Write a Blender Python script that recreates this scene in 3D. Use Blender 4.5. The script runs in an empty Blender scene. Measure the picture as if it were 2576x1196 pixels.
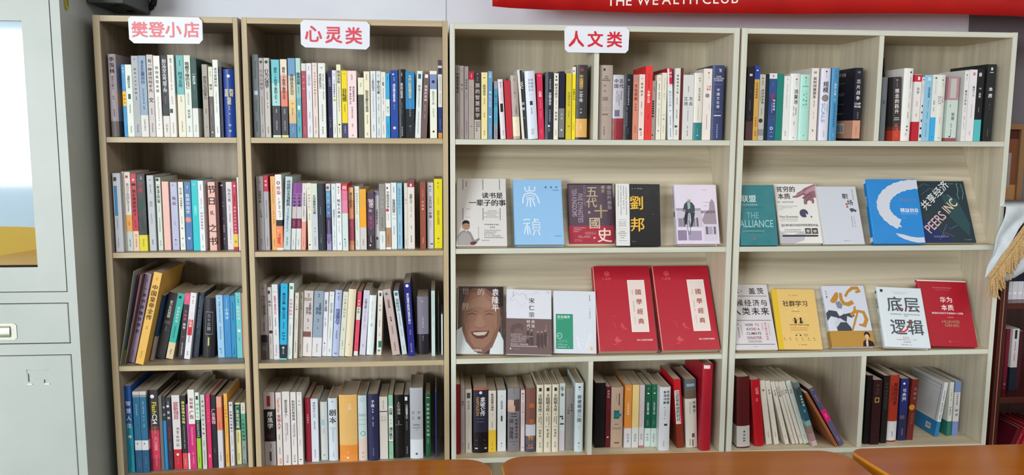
import bpy, bmesh, math, random
from mathutils import Matrix, Vector
random.seed(7)
sc = bpy.context.scene
COL = sc.collection
# ---------------------------------------------------------------- camera, world, light, exposure
cd = bpy.data.cameras.new('camera'); cam = bpy.data.objects.new('camera', cd); COL.objects.link(cam)
FW = Vector((0.08791408, 0.98828617, -0.12474595)); RT = Vector((0.99611022, -0.08796988, 0.00507189)); UP = Vector((0.00596141, 0.1247066, 0.99217575))
m = Matrix.Identity(4)
for i in range(3):
    m[i][0] = RT[i]; m[i][1] = UP[i]; m[i][2] = -FW[i]
m[0][3], m[1][3], m[2][3] = 0.99716842, -2.57075058, 1.46230999
cam.matrix_world = m
cd.sensor_width = 36; cd.sensor_fit = 'HORIZONTAL'; cd.lens = 2093.07 / 2576 * 36; cd.clip_start = 0.05
sc.camera = cam
w = bpy.data.worlds.new('daylight'); sc.world = w; w.use_nodes = True
w.node_tree.nodes['Background'].inputs[0].default_value = (0.80, 0.90, 1.0, 1)
w.node_tree.nodes['Background'].inputs[1].default_value = 0.6
def area(name, loc, tgt, sx, sy, power, color):
    l = bpy.data.lights.new(name, 'AREA'); l.shape = 'RECTANGLE'; l.size = sx; l.size_y = sy; l.energy = power; l.color = color
    o = bpy.data.objects.new(name, l); COL.objects.link(o); o.location = loc
    o.rotation_euler = (Vector(tgt) - Vector(loc)).to_track_quat('-Z', 'Y').to_euler()
    return o
area('window_daylight', (-4.15, -8.22, 1.72), (-4.15, 0.3, 1.5), 4.0, 1.75, 620, (0.92, 0.97, 1.0))
area('added_fill_light', (2.5, -2.9, 2.9), (2.5, -2.9, 0), 3.2, 2.0, 72, (1.0, 0.98, 0.95))  # added fill, no known lamp; brightens the lower and right-hand shelves
sc.view_settings.view_transform = 'Standard'; sc.view_settings.look = 'None'
sc.view_settings.exposure = 0.25; sc.view_settings.gamma = 1; sc.view_settings.use_curve_mapping = False
sc.cycles.use_denoising = True; sc.cycles.max_bounces = 8; sc.cycles.diffuse_bounces = 5
# ---------------------------------------------------------------- materials
def lin(h):
    h = h if len(h) == 6 else ''.join(c * 2 for c in h)
    v = [int(h[i:i + 2], 16) / 255 for i in (0, 2, 4)]
    return [c / 12.92 if c <= .04045 else ((c + .055) / 1.055) ** 2.4 for c in v]
MC = {}
def mat(h, rough=.5, kind='p', metal=0, spec=.3):
    h = h.lower(); k = (h, rough, kind, metal)
    if k in MC: return MC[k]
    m = bpy.data.materials.new(kind + '_' + h); m.use_nodes = True; nt = m.node_tree; b = nt.nodes['Principled BSDF']
    c = lin(h)
    b.inputs['Base Color'].default_value = (*c, 1); b.inputs['Roughness'].default_value = rough; b.inputs['Metallic'].default_value = metal
    b.inputs['Specular IOR Level'].default_value = spec
    if kind == 'cover':      # printed card: faint scuffs in the gloss, faint mottling
        n = nt.nodes.new('ShaderNodeTexNoise'); n.inputs['Scale'].default_value = 35; n.inputs['Detail'].default_value = 3
        t = nt.nodes.new('ShaderNodeTexCoord'); nt.links.new(t.outputs['Object'], n.inputs['Vector'])
        r = nt.nodes.new('ShaderNodeMapRange'); r.inputs[3].default_value = rough - .12; r.inputs[4].default_value = rough + .15
        nt.links.new(n.outputs[0], r.inputs[0]); nt.links.new(r.outputs[0], b.inputs['Roughness'])
    MC[k] = m; return m
def wood(name, a, bcol, axis, scale, rough=.5, streak=(.35, .65), plank=0):
    m = bpy.data.materials.new(name); m.use_nodes = True; nt = m.node_tree; b = nt.nodes['Principled BSDF']
    t = nt.nodes.new('ShaderNodeTexCoord'); mp = nt.nodes.new('ShaderNodeMapping'); nt.links.new(t.outputs['Object'], mp.inputs[0])
    s = [scale] * 3; s[axis] = scale * .035; mp.inputs['Scale'].default_value = s
    n = nt.nodes.new('ShaderNodeTexNoise'); n.inputs['Scale'].default_value = 1; n.inputs['Detail'].default_value = 5; n.inputs['Roughness'].default_value = .6; n.inputs['Distortion'].default_value = .6
    nt.links.new(mp.outputs[0], n.inputs['Vector'])
    r = nt.nodes.new('ShaderNodeValToRGB'); r.color_ramp.elements[0].position = streak[0]; r.color_ramp.elements[1].position = streak[1]
    r.color_ramp.elements[0].color = (*lin(a), 1); r.color_ramp.elements[1].color = (*lin(bcol), 1)
    nt.links.new(n.outputs[0], r.inputs[0]); nt.links.new(r.outputs[0], b.inputs['Base Color'])
    b.inputs['Roughness'].default_value = rough
    bp = nt.nodes.new('ShaderNodeBump'); bp.inputs['Strength'].default_value = .08; bp.inputs['Distance'].default_value = .001
    nt.links.new(n.outputs[0], bp.inputs['Height']); nt.links.new(bp.outputs[0], b.inputs['Normal'])
    return m
def noisy(name, a, bcol, scale, rough=.6, bump=.1, metal=0, spec=.4):
    m = bpy.data.materials.new(name); m.use_nodes = True; nt = m.node_tree; b = nt.nodes['Principled BSDF']
    t = nt.nodes.new('ShaderNodeTexCoord'); n = nt.nodes.new('ShaderNodeTexNoise'); n.inputs['Scale'].default_value = scale; n.inputs['Detail'].default_value = 4
    nt.links.new(t.outputs['Object'], n.inputs['Vector'])
    r = nt.nodes.new('ShaderNodeValToRGB'); r.color_ramp.elements[0].position = .3; r.color_ramp.elements[1].position = .7
    r.color_ramp.elements[0].color = (*lin(a), 1); r.color_ramp.elements[1].color = (*lin(bcol), 1)
    nt.links.new(n.outputs[0], r.inputs[0]); nt.links.new(r.outputs[0], b.inputs['Base Color'])
    b.inputs['Roughness'].default_value = rough; b.inputs['Metallic'].default_value = metal; b.inputs['Specular IOR Level'].default_value = spec
    if bump:
        bp = nt.nodes.new('ShaderNodeBump'); bp.inputs['Strength'].default_value = bump; bp.inputs['Distance'].default_value = .002
        nt.links.new(n.outputs[0], bp.inputs['Height']); nt.links.new(bp.outputs[0], b.inputs['Normal'])
    return m
def page_mat():
    m = bpy.data.materials.new('page_edges'); m.use_nodes = True; nt = m.node_tree; b = nt.nodes['Principled BSDF']
    t = nt.nodes.new('ShaderNodeTexCoord'); mp = nt.nodes.new('ShaderNodeMapping'); nt.links.new(t.outputs['Object'], mp.inputs[0]); mp.inputs['Scale'].default_value = (1800, 6, 6)
    n = nt.nodes.new('ShaderNodeTexNoise'); n.inputs['Scale'].default_value = 1; nt.links.new(mp.outputs[0], n.inputs['Vector'])
    r = nt.nodes.new('ShaderNodeValToRGB'); r.color_ramp.elements[0].color = (*lin('b4a690'), 1); r.color_ramp.elements[1].color = (*lin('d8ccb6'), 1)
    nt.links.new(n.outputs[0], r.inputs[0]); nt.links.new(r.outputs[0], b.inputs['Base Color']); b.inputs['Roughness'].default_value = .9
    return m
PAGES = page_mat()
OAK_IN = wood('oak_laminate', '978a78', 'b3a591', 2, 45); OAK_BACK = wood('oak_laminate_back', '948570', 'b5a68f', 2, 30)
OAK_H = wood('oak_laminate_flat', '978a78', 'b3a591', 0, 45)
OAK_EDGE = wood('oak_edge_vertical', 'b3a07c', 'c2b08c', 2, 60, .45); OAK_EDGE_H = wood('oak_edge_horizontal', 'b3a07c', 'c2b08c', 0, 60, .45)
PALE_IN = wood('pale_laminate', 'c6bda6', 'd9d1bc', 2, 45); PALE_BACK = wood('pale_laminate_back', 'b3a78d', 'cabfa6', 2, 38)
PALE_H = wood('pale_laminate_flat', 'c9bb9d', 'dbd0b4', 0, 40); PALE_BOARD = wood('pale_display_board', 'aca089', 'd0c7b0', 0, 26, .5, (.3, .62))
PALE_EDGE = wood('pale_edge_vertical', 'c8ccc0', 'd8dace', 2, 50, .4); PALE_EDGE_H = wood('pale_edge_horizontal', 'c4c8bb', 'd6d9cc', 0, 50, .4)  # bluish white of the window light is put into these front-edge colours
WALL = noisy('painted_wall', 'd8dce6', 'dfe3ec', 6, .8, .05); WALL2 = mat('b4b4b0', .85); CEIL = mat('d0d0cc', .9); FLOOR = noisy('floor_tiles', '6c655a', '807868', 3, .4, 0)
STEEL = noisy('grey_enamelled_steel', 'b0b8b3', 'b8bfba', 5, .42, .02, 0, .4); DARK = mat('15120f', .8); RUBBER = mat('111214', .6)
TABLE = wood('varnished_table', '94500a', 'a55c0f', 0, 14, .14)
TABLE.node_tree.nodes['Principled BSDF'].inputs['Specular IOR Level'].default_value = .22; TABLE_EDGE = wood('varnished_table_edge', 'c07c14', 'd08c20', 0, 20, .22)  # edge colour is painted brighter and yellower, as lit by the window
MAHOG = wood('mahogany', '38100c', '521a12', 2, 30, .25); MAHOG_H = wood('mahogany_flat', '38100c', '521a12', 0, 30, .25)
# ---------------------------------------------------------------- mesh helpers
def link(name, me, parent=None, loc=None):
    o = bpy.data.objects.new(name, me); COL.objects.link(o)
    if parent is not None: o.parent = parent
    if loc is not None: o.location = loc
    return o
def tag(o, label=None, cat=None, group=None, kind=None):
    if label: o['label'] = label
    if cat: o['category'] = cat
    if group: o['group'] = group
    if kind: o['kind'] = kind
    return o
def empty(name, loc=(0, 0, 0)):
    o = bpy.data.objects.new(name, None); o.empty_display_size = .02; COL.objects.link(o); o.location = loc; return o
class MB:
    def __init__(s): s.v = []; s.f = []; s.mi = []; s.mats = []; s.sm = []
    def m(s, mt):
        if mt not in s.mats: s.mats.append(mt)
        return s.mats.index(mt)
    def add(s, vs, fs, mt, smooth=False):
        b = len(s.v); s.v += [tuple(v) for v in vs]; i = s.m(mt)
        for f in fs: s.f.append([b + k for k in f]); s.mi.append(i); s.sm.append(smooth)
    def box(s, x0, x1, y0, y1, z0, z1, mt, front=None, top=None):
        vs = [(x, y, z) for x in (x0, x1) for y in (y0, y1) for z in (z0, z1)]
        fs = [(0, 1, 3, 2), (4, 6, 7, 5), (2, 3, 7, 6), (0, 2, 6, 4)]
        s.add(vs, fs, mt); s.add(vs, [(0, 4, 5, 1)], front or mt); s.add(vs, [(1, 5, 7, 3)], top or mt)
    def build(s, name, parent=None, loc=None, bevel=0):
        me = bpy.data.meshes.new(name); me.from_pydata(s.v, [], s.f)
        for mt in s.mats: me.materials.append(mt)
        me.polygons.foreach_set('material_index', s.mi); me.polygons.foreach_set('use_smooth', s.sm)
        if bevel:
            bm = bmesh.new(); bm.from_mesh(me); bmesh.ops.remove_doubles(bm, verts=bm.verts, dist=1e-6)
            bmesh.ops.recalc_face_normals(bm, faces=bm.faces)
            bmesh.ops.bevel(bm, geom=bm.edges[:], offset=bevel, segments=1, affect='EDGES'); bm.to_mesh(me); bm.free()
        me.update(); return link(name, me, parent, loc)
def boxo(name, x0, x1, y0, y1, z0, z1, mt, front=None, top=None, parent=None, bevel=.0008):
    b = MB(); b.box(x0, x1, y0, y1, z0, z1, mt, front, top); return b.build(name, parent, None, bevel)
def prism(b, pts, y0, y1, mt, mside=None):      # polygon in xz, extruded along y
    n = len(pts); vs = [(x, y0, z) for x, z in pts] + [(x, y1, z) for x, z in pts]
    b.add(vs, [tuple(range(n)), tuple(range(2 * n - 1, n - 1, -1))], mt)
    b.add(vs, [(i, i + n, (i + 1) % n + n, (i + 1) % n) for i in range(n)], mside or mt)
def tube(b, pts, r, mt, n=8, cap=True):
    rings = []; P = [Vector(p) for p in pts]
    for i, p in enumerate(P):
        d = (P[min(i + 1, len(P) - 1)] - P[max(i - 1, 0)]).normalized()
        a = d.orthogonal().normalized(); c = d.cross(a); rr = r[i] if isinstance(r, (list, tuple)) else r
        rings.append([p + a * math.cos(t * 2 * math.pi / n) * rr + c * math.sin(t * 2 * math.pi / n) * rr for t in range(n)])
    vs = [v for g in rings for v in g]
    fs = [(i * n + k, i * n + (k + 1) % n, (i + 1) * n + (k + 1) % n, (i + 1) * n + k) for i in range(len(P) - 1) for k in range(n)]
    if cap: fs += [tuple(range(n))[::-1], tuple((len(P) - 1) * n + k for k in range(n))]
    b.add(vs, fs, mt, True)
# ---------------------------------------------------------------- lettering: outlines of the built-in typeface
GL = {}
SH = {'b': ((-.015, -.010), (.015, .010)), 's': ((-.02, -.02), (.02, .02), (-.02, .02), (.02, -.02))}
def load_glyphs(chars, off, key):
    cu = bpy.data.curves.new('glyphs', 'FONT'); cu.body = '\n'.join(chars); cu.resolution_u = 2; cu.space_line = 2; cu.offset = off
    o = bpy.data.objects.new('glyphs', cu); COL.objects.link(o)
    dg = bpy.context.evaluated_depsgraph_get(); me = bpy.data.meshes.new_from_object(o.evaluated_get(dg))
    ln = [int(round(-(v.co.y - .36) / 2)) for v in me.vertices]
    per = [([], [], {}) for _ in chars]
    for i, v in enumerate(me.vertices):
        g = per[min(max(ln[i], 0), len(chars) - 1)]; g[2][i] = len(g[0]); g[0].append((v.co.x - .5, v.co.y + 2 * ln[i] - .36))
    for p in me.polygons:
        g = per[min(max(ln[p.vertices[0]], 0), len(chars) - 1)]
        try: g[1].append([g[2][k] for k in p.vertices])
        except KeyError: pass
    for c, g in zip(chars, per): GL[(c, key)] = (g[0], g[1])
    bpy.data.objects.remove(o); bpy.data.meshes.remove(me)
LT = {}
def latin(s):
    if s in LT: return LT[s]
    cu = bpy.data.curves.new('latin', 'FONT'); cu.body = s; cu.resolution_u = 3; cu.offset = .008
    o = bpy.data.objects.new('latin', cu); COL.objects.link(o)
    dg = bpy.context.evaluated_depsgraph_get(); me = bpy.data.meshes.new_from_object(o.evaluated_get(dg))
    xs = [v.co.x for v in me.vertices]; x0, x1 = min(xs), max(xs)
    LT[s] = ([(v.co.x - x0, v.co.y - .36) for v in me.vertices], [list(p.vertices) for p in me.polygons], x1 - x0)
    bpy.data.objects.remove(o); bpy.data.meshes.remove(me); return LT[s]
class Print:          # flat print laid on a surface; coordinates x right, z up, in metres; surf(x) is the surface's y
    def __init__(s, surf=lambda x: 0): s.b = MB(); s.k = 0; s.surf = surf
    def put(s, pts, faces, hexc, lift=None):
        s.k += 1; e = .00018 + .00003 * s.k if lift is None else lift
        s.b.add([(x, s.surf(x) - e, z) for x, z in pts], faces, mat(hexc, .55))
    def rect(s, x0, x1, z0, z1, h, n=1):
        v = []; f = []
        for i in range(n + 1):
            x = x0 + (x1 - x0) * i / n; v += [(x, z0), (x, z1)]
            if i: f.append((2 * i - 2, 2 * i, 2 * i + 1, 2 * i - 1))
        s.put(v, f, h)
    def disc(s, cx, cz, r, h, n=18, sq=1):
        q = [math.pi * i / 10 for i in range(11)]
        s.put([(cx - r * math.cos(a), cz + k * sq * r * math.sin(a)) for a in q for k in (-1, 1)], [(2 * i, 2 * i + 2, 2 * i + 3, 2 * i + 1) for i in range(10)], h)
    def glyph(s, c, cx, cz, size, h, rot=0, lift=.0006, key='b', sx=1):
        g = GL.get((c, key))
        if not g: return
        co, si = math.cos(rot), math.sin(rot)
        for k, (dx, dy) in enumerate(SH[key]):      # heavier strokes: the outline laid down again a hair apart
            s.b.add([(cx + ((x + dx) * sx * co - (y + dy) * si) * size, s.surf(cx + (x * sx * co - y * si) * size) - lift - k * .00006, cz + ((x + dx) * sx * si + (y + dy) * co) * size) for x, y in g[0]], g[1], mat(h, .55))
    def word(s, t, x, z, size, h, rot=0, fit=None, center=False, lift=.0006):
        v, f, W = latin(t); k = size if fit is None else size; sx = 1 if fit is None else fit / (W * size)
        co, si = math.cos(rot), math.sin(rot); off = W / 2 if center else 0
        s.b.add([(x + ((a - off) * sx * co - b * si) * k, s.surf(x) - lift, z + ((a - off) * sx * si + b * co) * k) for a, b in v], f, mat(h, .55))
    def marks(s, cx, z0, z1, size, h, vert=True, rnd=None):
        step = size * 1.12; n = max(1, int(abs(z1 - z0) / step)); rnd = rnd or random
        vs = []; fs = []; gap = 0
        for i in range(n):
            c = z1 - (i + .5) * step if vert else z0 + (i + .5) * step
            if n > 6 and rnd.random() < .08: continue
            a = size * .44; t_ = size * .055
            st = [(-a, a, y - t_, y + t_) for y in rnd.sample((-.85 * a, -.3 * a, .2 * a, .75 * a), 3)] + [(x - t_, x + t_, -a * rnd.uniform(.4, 1), a * rnd.uniform(.5, 1)) for x in rnd.sample((-.75 * a, -.1 * a, .15 * a, .7 * a), 2)]
            for (dx0, dx1, dz0, dz1) in st:
                dx0 *= rnd.uniform(.6, 1) if dx1 - dx0 > a else 1
                X, Z = (cx, c) if vert else (c, cx)
                k = len(vs); vs += [(X + dx0, Z + dz0), (X + dx1, Z + dz0), (X + dx1, Z + dz1), (X + dx0, Z + dz1)]; fs.append((k, k + 1, k + 2, k + 3))
        if vs: s.put(vs, fs, h, .0005)
    def stroke(s, pts, wd, h):
        v = []; f = []; P = [Vector(p) for p in pts]
        for i, p in enumerate(P):
            d = (P[min(i + 1, len(P) - 1)] - P[max(i - 1, 0)]); d.normalize(); nrm = Vector((-d.y, d.x)); r = wd[i] if isinstance(wd, (list, tuple)) else wd
            for q in (p + nrm * r, p - nrm * r):
                l = getattr(s, 'lim', None); v.append((min(max(q.x, l[0]), l[1]), min(max(q.y, l[2]), l[3])) if l else tuple(q))
            if i: f.append((2 * i - 2, 2 * i, 2 * i + 1, 2 * i - 1))
        s.put(v, f, h)
    def build(s, name, parent): return s.b.build(name, parent) if s.b.f else None
# ---------------------------------------------------------------- data measured from the place: position, size, lean, colours, lettering of each book
BOOKS = {
'A1': [
 [0.0288,0.022,0.0217,0.2424,0,0.17,'b4a8ae,.81:7a726f','h','季羡林@.03-.24/1c1a1c/.62','读书与做人@.26-.43/6a6266/.3','~@.5-.56/554','~@.66-.78/554'],
 [0.0663,0.022,0.0095,0.2121,0,0.146,'2590cc,.37:f0c020,.57:2590cc','励志@.03-.12/ddeeff/.6','自控力@.4-.55/b06010/.6'],
 [0.0767,0.022,0.0183,0.2122,0,0.146,'e2e8dc','温暖的世界@.15-.33/4a7a5a/.4','!.5,.44,.4,.07/1a5a48','~@.55-.68/464','~@.85-.95/575'],
 [0.0957,0.022,0.019,0.2379,0,0.17,'a9adb1','~@.03-.06/445','愿你人生不将就@.14-.48/6a7076/.3','~@.5-.56/556','~@.84-.95/667'],
 [0.1156,0.022,0.0212,0.2388,0,0.17,'8fa6bb,.73:dcdbd3','遇见更好的你@.06-.25/4a6484/.35','谢谢你@.2-.35/5a78a0/.5','~@.4-.68/567','~@.78-.94/667'],
 [0.1394,0.022,0.0171,0.2417,0,0.17,'cbc3c0','有一种成功叫平凡@.05-.46/4a4240/.6','文@.52-.58/2a2020/.8','~@.65-.73/433','~@.83-.95/544'],
 [0.1585,0.022,0.0181,0.2388,0,0.17,'ebeae4','给你青菜水果@.12-.46/6e6c66/.5','~@.5-.92/b8b5ac'],
 [0.1804,0.022,0.0178,0.2406,0,0.17,'25252d,.74:e0dbd6','别让沉不住气毁了你@.05-.45/e8e8ee/.68','~@.5-.6/99a','~@.84-.95/444'],
 [0.1995,0.022,0.0175,0.2418,0,0.17,'e8e4de','励志书@.04-.1/777/.5','~@.12-.45/8a8a80','~@.5-.6/998','!.3,.68,.5,.05/3a5a50','~@.82-.96/887'],
 [0.2238,0.022,0.0208,0.2411,0,0.17,'6fb3b5,.48:e8e4ce','~@.06-.14/2a5a5c','四书五经@.2-.39/1f4a52/.5','~@.5-.58/887','~@.8-.95/998'],
 [0.2461,0.022,0.0182,0.2414,0,0.17,'e1e8dc','唤醒半睡的自己@.08-.41/3a4038/.62','~@.46-.62/889','吴文君@.66-.77/556/.4','~@.86-.96/667'],
 [0.2659,0.022,0.016,0.2321,0,0.17,'1f4a42,.63:e1e5e1','一堂好课@.18-.33/e0ece4/.5','~@.34-.4/9ab','~@.45-.52/68a','~@.84-.94/998'],
 [0.2974,0.022,0.0151,0.2154,0,0.146,'a8a096','把自己当回事儿@.16-.48/4a4640/.62','~@.6-.68/544','~@.85-.88/333'],
 [0.3157,0.022,0.0122,0.2086,0,0.146,'dedecd,.42:5f5a58','~@.06-.14/886','精进@.24-.33/665/.6','~@.5-.7/bbb','o.5,.93,.35/ddd'],
 [0.3292,0.022,0.0148,0.2291,0,0.17,'e8ede8','读书是最好的@.1-.35/556a66/.55','~@.4-.68/a9b4b0','~@.86-.96/889'],
 [0.3472,0.022,0.0074,0.2091,0,0.146,'2b2f4c','~@.1-.5/667'],
 [0.3581,0.022,0.0316,0.2021,0,0.146,'1b3f94','h','家庭@.29-.4/f0e8b0/.36/-.22','教育@.29-.4/f0e8b0/.36/.22','指南@.41-.52/f0e8b0/.36','~@.54-.6/c8d4ee','o.5,.1,.3/dfe6f4','~@.64-.68/dfe6f4','畅销@.78-.95/dfe6f4/.2']],
'B1': [
 [0.4442,0.022,0.0178,0.2463,0,0.17,'666f72','~@.08-.3/3a4246','!.5,.46,.6,.05/bcd','~@.55-.7/454','~@.8-.95/333'],
 [0.4636,0.022,0.013,0.2363,0,0.17,'aea9a6','行为心理学@.14-.41/8c5a7c/.72','o.5,.05,.6/444','~@.48-.72/666','~@.84-.95/555'],
 [0.4782,0.022,0.0156,0.2365,0,0.17,'c4c0bb','行为心理学@.14-.38/201e20/.72','o.5,.05,.6/444','~@.42-.64/666','~@.86-.95/444'],
 [0.5003,0.022,0.0228,0.232,0,0.17,'6fc5cf,.3:a8dcd8,.59:3c3c44,.97:cfe4d0','拥有一个你说了算的人生@.1-.51/2e4a5a/.42','~@.53-.56/456','~@.63-.7/ddd','~@.78-.93/ccc'],
 [0.5264,0.022,0.0192,0.2333,0,0.17,'eadccc,.2:e8b09c,.4:e68878,.6:47444c,.97:e0e090','拥有一个你说了算的人生@.1-.51/33333c/.48','~@.63-.7/ddd','~@.78-.93/ccc'],
 [0.5492,0.022,0.0209,0.2368,0,0.17,'6f9cc4,.22:c8ccc0,.3:dfd3b8,.52:e6c68a,.7:dcb888,.82:5c88b0','身体从未忘记@.2-.46/5a3a3a/.55','~@.56-.6/555','~@.62-.72/766','~@.86-.94/bcd'],
 [0.5721,0.022,0.0137,0.2371,0,0.17,'b4d8cc,.18:8fc0bc,.5:5fb0b8','精神问题@.18-.33/16303a/.62','~@.36-.44/354','!.5,.62,.5,.05/dff','~@.68-.75/355','~@.86-.95/244'],
 [0.5884,0.022,0.0131,0.2218,0,0.17,'dcdcd6,.1:b04a5c','高敏感@.14-.38/e8a0a8/.4','~@.3-.6/d88890','~@.85-.96/dbb'],
 [0.6028,0.022,0.0157,0.2226,0,0.17,'e4e4ec','~@.04-.1/7aa','自我疗愈@.15-.3/b0b0c4/.5','~@.35-.5/bbc','~@.65-.75/99a','~@.84-.95/99a'],
 [0.6205,0.022,0.0144,0.2238,0,0.17,'e8d8d0','~@.03-.06/655','为什么我们不快乐@.12-.42/a85a4c/.35','~@.4-.6/a87','~@.72-.95/877'],
 [0.6376,0.022,0.0214,0.2234,0,0.17,'e6eae4','~@.05-.1/444','成为更好的自己@.14-.34/4a4a48/.3/-.2','~@.14-.5/666/.2/.2','~@.55-.8/898','~@.85-.96/555'],
 [0.6662,0.022,0.0122,0.2016,0,0.146,'23204c','反脑焦虑@.1-.24/9a96c0/.5','~@.35-.6/446','~@.7-.85/aab'],
 [0.6794,0.022,0.0115,0.2024,0,0.146,'e4e8ee,.74:e6ece2','~@.04-.1/222','~@.14-.34/3a7a9a','和谁都聊得来@.2-.4/667/.4','o.5,.44,.7/b8cc2c','~@.8-.95/666'],
 [0.6925,0.022,0.0125,0.2198,0,0.17,'e8e8cc','情绪急救@.08-.26/5a5244/.7','~@.3-.65/4a4a44','o.5,.82,.4/222','~@.86-.95/554'],
 [0.707,0.022,0.0168,0.2021,0,0.146,'f0d810,.78:44446a','~@.04-.08/a80','目标感@.27-.46/201c10/.8','~@.5-.62/664','~@.82-.95/ccd'],
 [0.7248,0.022,0.0265,0.2016,0,0.146,'f4dce0','~@.05-.16/a06878','我们都曾受过伤@.23-.46/3a3034/.2/.18','却有了更好的人生@.23-.5/3a3034/.2/-.18','~@.53-.72/544','~@.78-.86/766','~@.95-.97/333'],
 [0.7562,0.022,0.0166,0.1814,0,0.146,'eaead0,.28:54564f','~@.08-.16/665','~@.4-.5/776'],
 [0.7738,0.022,0.0173,0.2002,0,0.146,'f0e8cc','~@.04-.14/765','如何克服社交焦虑@.28-.61/2a2622/.5','~@.65-.8/776','~@.92-.97/665'],
 [0.7937,0.022,0.0156,0.2014,0,0.146,'e0e6ea','~@.04-.2/99a','人性的弱点@.12-.3/667/.5','~@.32-.7/9aa','~@.8-.92/667'],
 [0.811,0.022,0.0133,0.2016,0,0.146,'d8e2e4','~@.05-.1/355','他人的力量@.14-.34/24404a/.6','~@.38-.6/678','~@.68-.8/667','~@.86-.97/556'],
 [0.8253,0.022,0.0133,0.1991,0,0.146,'e6e6e0','~@.06-.2/887','蛤蟆@.15-.21/776/.5','~@.24-.5/776','~@.58-.75/998','~@.8-.95/776'],
 [0.839,0.022,0.012,0.1954,0,0.146,'40aadc,.4:e0eae2,.66:40aadc','~@.04-.12/267','当下@.5-.62/688/.6','~@.78-.95/267'],
 [0.8536,0.022,0.0224,0.2047,0,0.146,'1f49a0','o.4,.06,.25/dde','~@.1-.17/cce','透过佛法看世界@.2-.47/f0f4ff/.36','~@.49-.6/aac','o.5,.85,.4/e8c8d0'],
 [0.877,0.022,0.0217,0.2082,0,0.146,'1e2024','h','~@.05-.13/bbb','我们内心的冲突@.2-.42/f0f0f0/.4','~@.45-.65/667','~@.83-.97/bbb'],
 [0.8994,0.022,0.0268,0.201,0,0.146,'2a86c0,.56:1c2028','与内心的恐惧对话@.05-.4/ece49c/.4','~@.42-.7/9ac','o.5,.82,.25/666','~@.85-.93/556','z.0-.56/12304a'],
 [0.9439,0.022,0.0168,0.2031,2.2,0.146,'dfe8e4','!.5,.08,.5,.07/267','解压@.2-.3/778/.4','~@.22-.38/889','~@.38-.55/778','~@.6-.95/99a'],
 [0.9623,0.022,0.0174,0.2018,3.0,0.146,'725c5c','!.5,.07,.5,.05/fff','婚姻的真相@.2-.45/e8dada/.45','~@.5-.75/c8b8b8'],
 [0.9732,0.022,0.0211,0.204,0,0.146,'f0e8da,.05:7d92c0,.27:eaeede','!.5,.16,.4,.04/224','愿你历尽千帆@.3-.5/9aa6a0/.35','~@.55-.7/6a8','o.5,.9,.3/222'],
 [0.9984,0.022,0.0118,0.2365,0,0.17,'5a3c4c,.07:dcd8d8,.1:33334c,.18:e8e6e2,.6:27397c,.93:e09a40','~@.2-.4/447','~@.42-.56/666','~@.75-.9/9ac']],
'A2': [
 [0.0263,0.0168,0.0215,0.2381,0,0.17,'c0c3ca','~@.05-.1/443/.4/-.15','!.3,.35,.42,.38/4488bc','!.28,.075,.4,.05/4a4448','~@.55-.72/889/.15/-.15','~@.82-.95/889/.15/-.15'],
 [0.0483,0.0299,0.0047,0.2422,0,0.17,'d4d6cc','~@.06-.2/776','o.5,.27,.7/b8bab4','~@.4-.7/888'],
 [0.0534,0.0327,0.0175,0.2409,0,0.17,'dcdad0,.54:e4a444,.75:c4ccc8','!.45,.06,.4,.03/c03844','最与打工的回忆录@.14-.4/a89088/.5','~@.4-.5/544','~@.62-.68/a60','~@.85-.95/556'],
 [0.0724,0.0317,0.0164,0.2362,0,0.17,'c02838,.74:e3c4a4','o.5,.08,.4/f0d0d0','!.5,.14,.7,.03/3a1420','搞定难搞的孩子@.2-.55/340c14/.6','~@.6-.7/80202c','~@.78-.95/665'],
 [0.0904,0.0306,0.0235,0.2351,0,0.17,'2a302e,.79:dccc20','一生@.02-.07/d8d8d8/.4/.1','好看@.1-.25/c83048/.5','!.4,.4,.4,.12/225848','~@.6-.7/445','~@.84-.94/a90'],
 [0.1173,0.0379,0.0196,0.2304,0,0.17,'bcc0c4','~@.05-.07/334','~@.12-.25/889','简约@.34-.42/99a/.4','~@.5-.66/99a','~@.85-.93/445'],
 [0.1409,0.0456,0.0135,0.2235,0,0.17,'ced8cc','o.4,.03,.7/444','一眼认清人的心理@.08-.35/2c3430/.55','~@.38-.5/9a9','~@.55-.75/566','~@.86-.95/676'],
 [0.1573,0.0499,0.019,0.2111,0,0.146,'eabcb0'],
 [0.1811,0.0521,0.0196,0.209,0,0.146,'b7b9d5','!.4,.045,.3,.01/778','格局@.2-.35/6a6670/.52','~@.58-.65/99b','!.5,.85,.2,.02/445','~@.89-.96/99b'],
 [0.2051,0.051,0.0143,0.2098,0,0.146,'e7e6dc','好文案一句话就够了@.08-.4/5a5852/.42','~@.5-.62/aa9','o.5,.68,.35/86746c','!.5,.83,.3,.02/887','~@.9-.96/998'],
 [0.2213,0.0553,0.0192,0.2096,0,0.146,'4f79ad','~@.05-.1/fff','极简中国史@.17-.47/e8eef8/.55','o.45,.555,.9/e49484','!.5,.83,.35,.03/dde','~@.87-.95/88a'],
 [0.2482,0.0363,0.0198,0.216,0,0.17,'14c2c8','o.4,.06,.3/e0b0c0','~@.08-.3/e0a0a8/.15/.3','超越自己@.36-.5/a8f4f0/.55','~@.55-.9/7ee0e4'],
 [0.2701,0.0301,0.0147,0.2147,0,0.146,'e2e8ec','~@.05-.15/667','~@.25-.4/99a','如何控制情绪@.44-.7/c08a9a/.45','~@.76-.86/9ab','~@.92-.96/99a'],
 [0.2977,0.0337,0.0207,0.2108,0,0.146,'e7b8ac','节日@.03-.36/2a1a1c/1.15','礼@.38-.52/3a2426/.6','之书@.58-.96/2a1a1c/1.15','z.4-.5/e7b8ac'],
 [0.3188,0.0364,0.0086,0.2095,0,0.146,'5c302c','~@.05-.9/3a1a18'],
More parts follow.
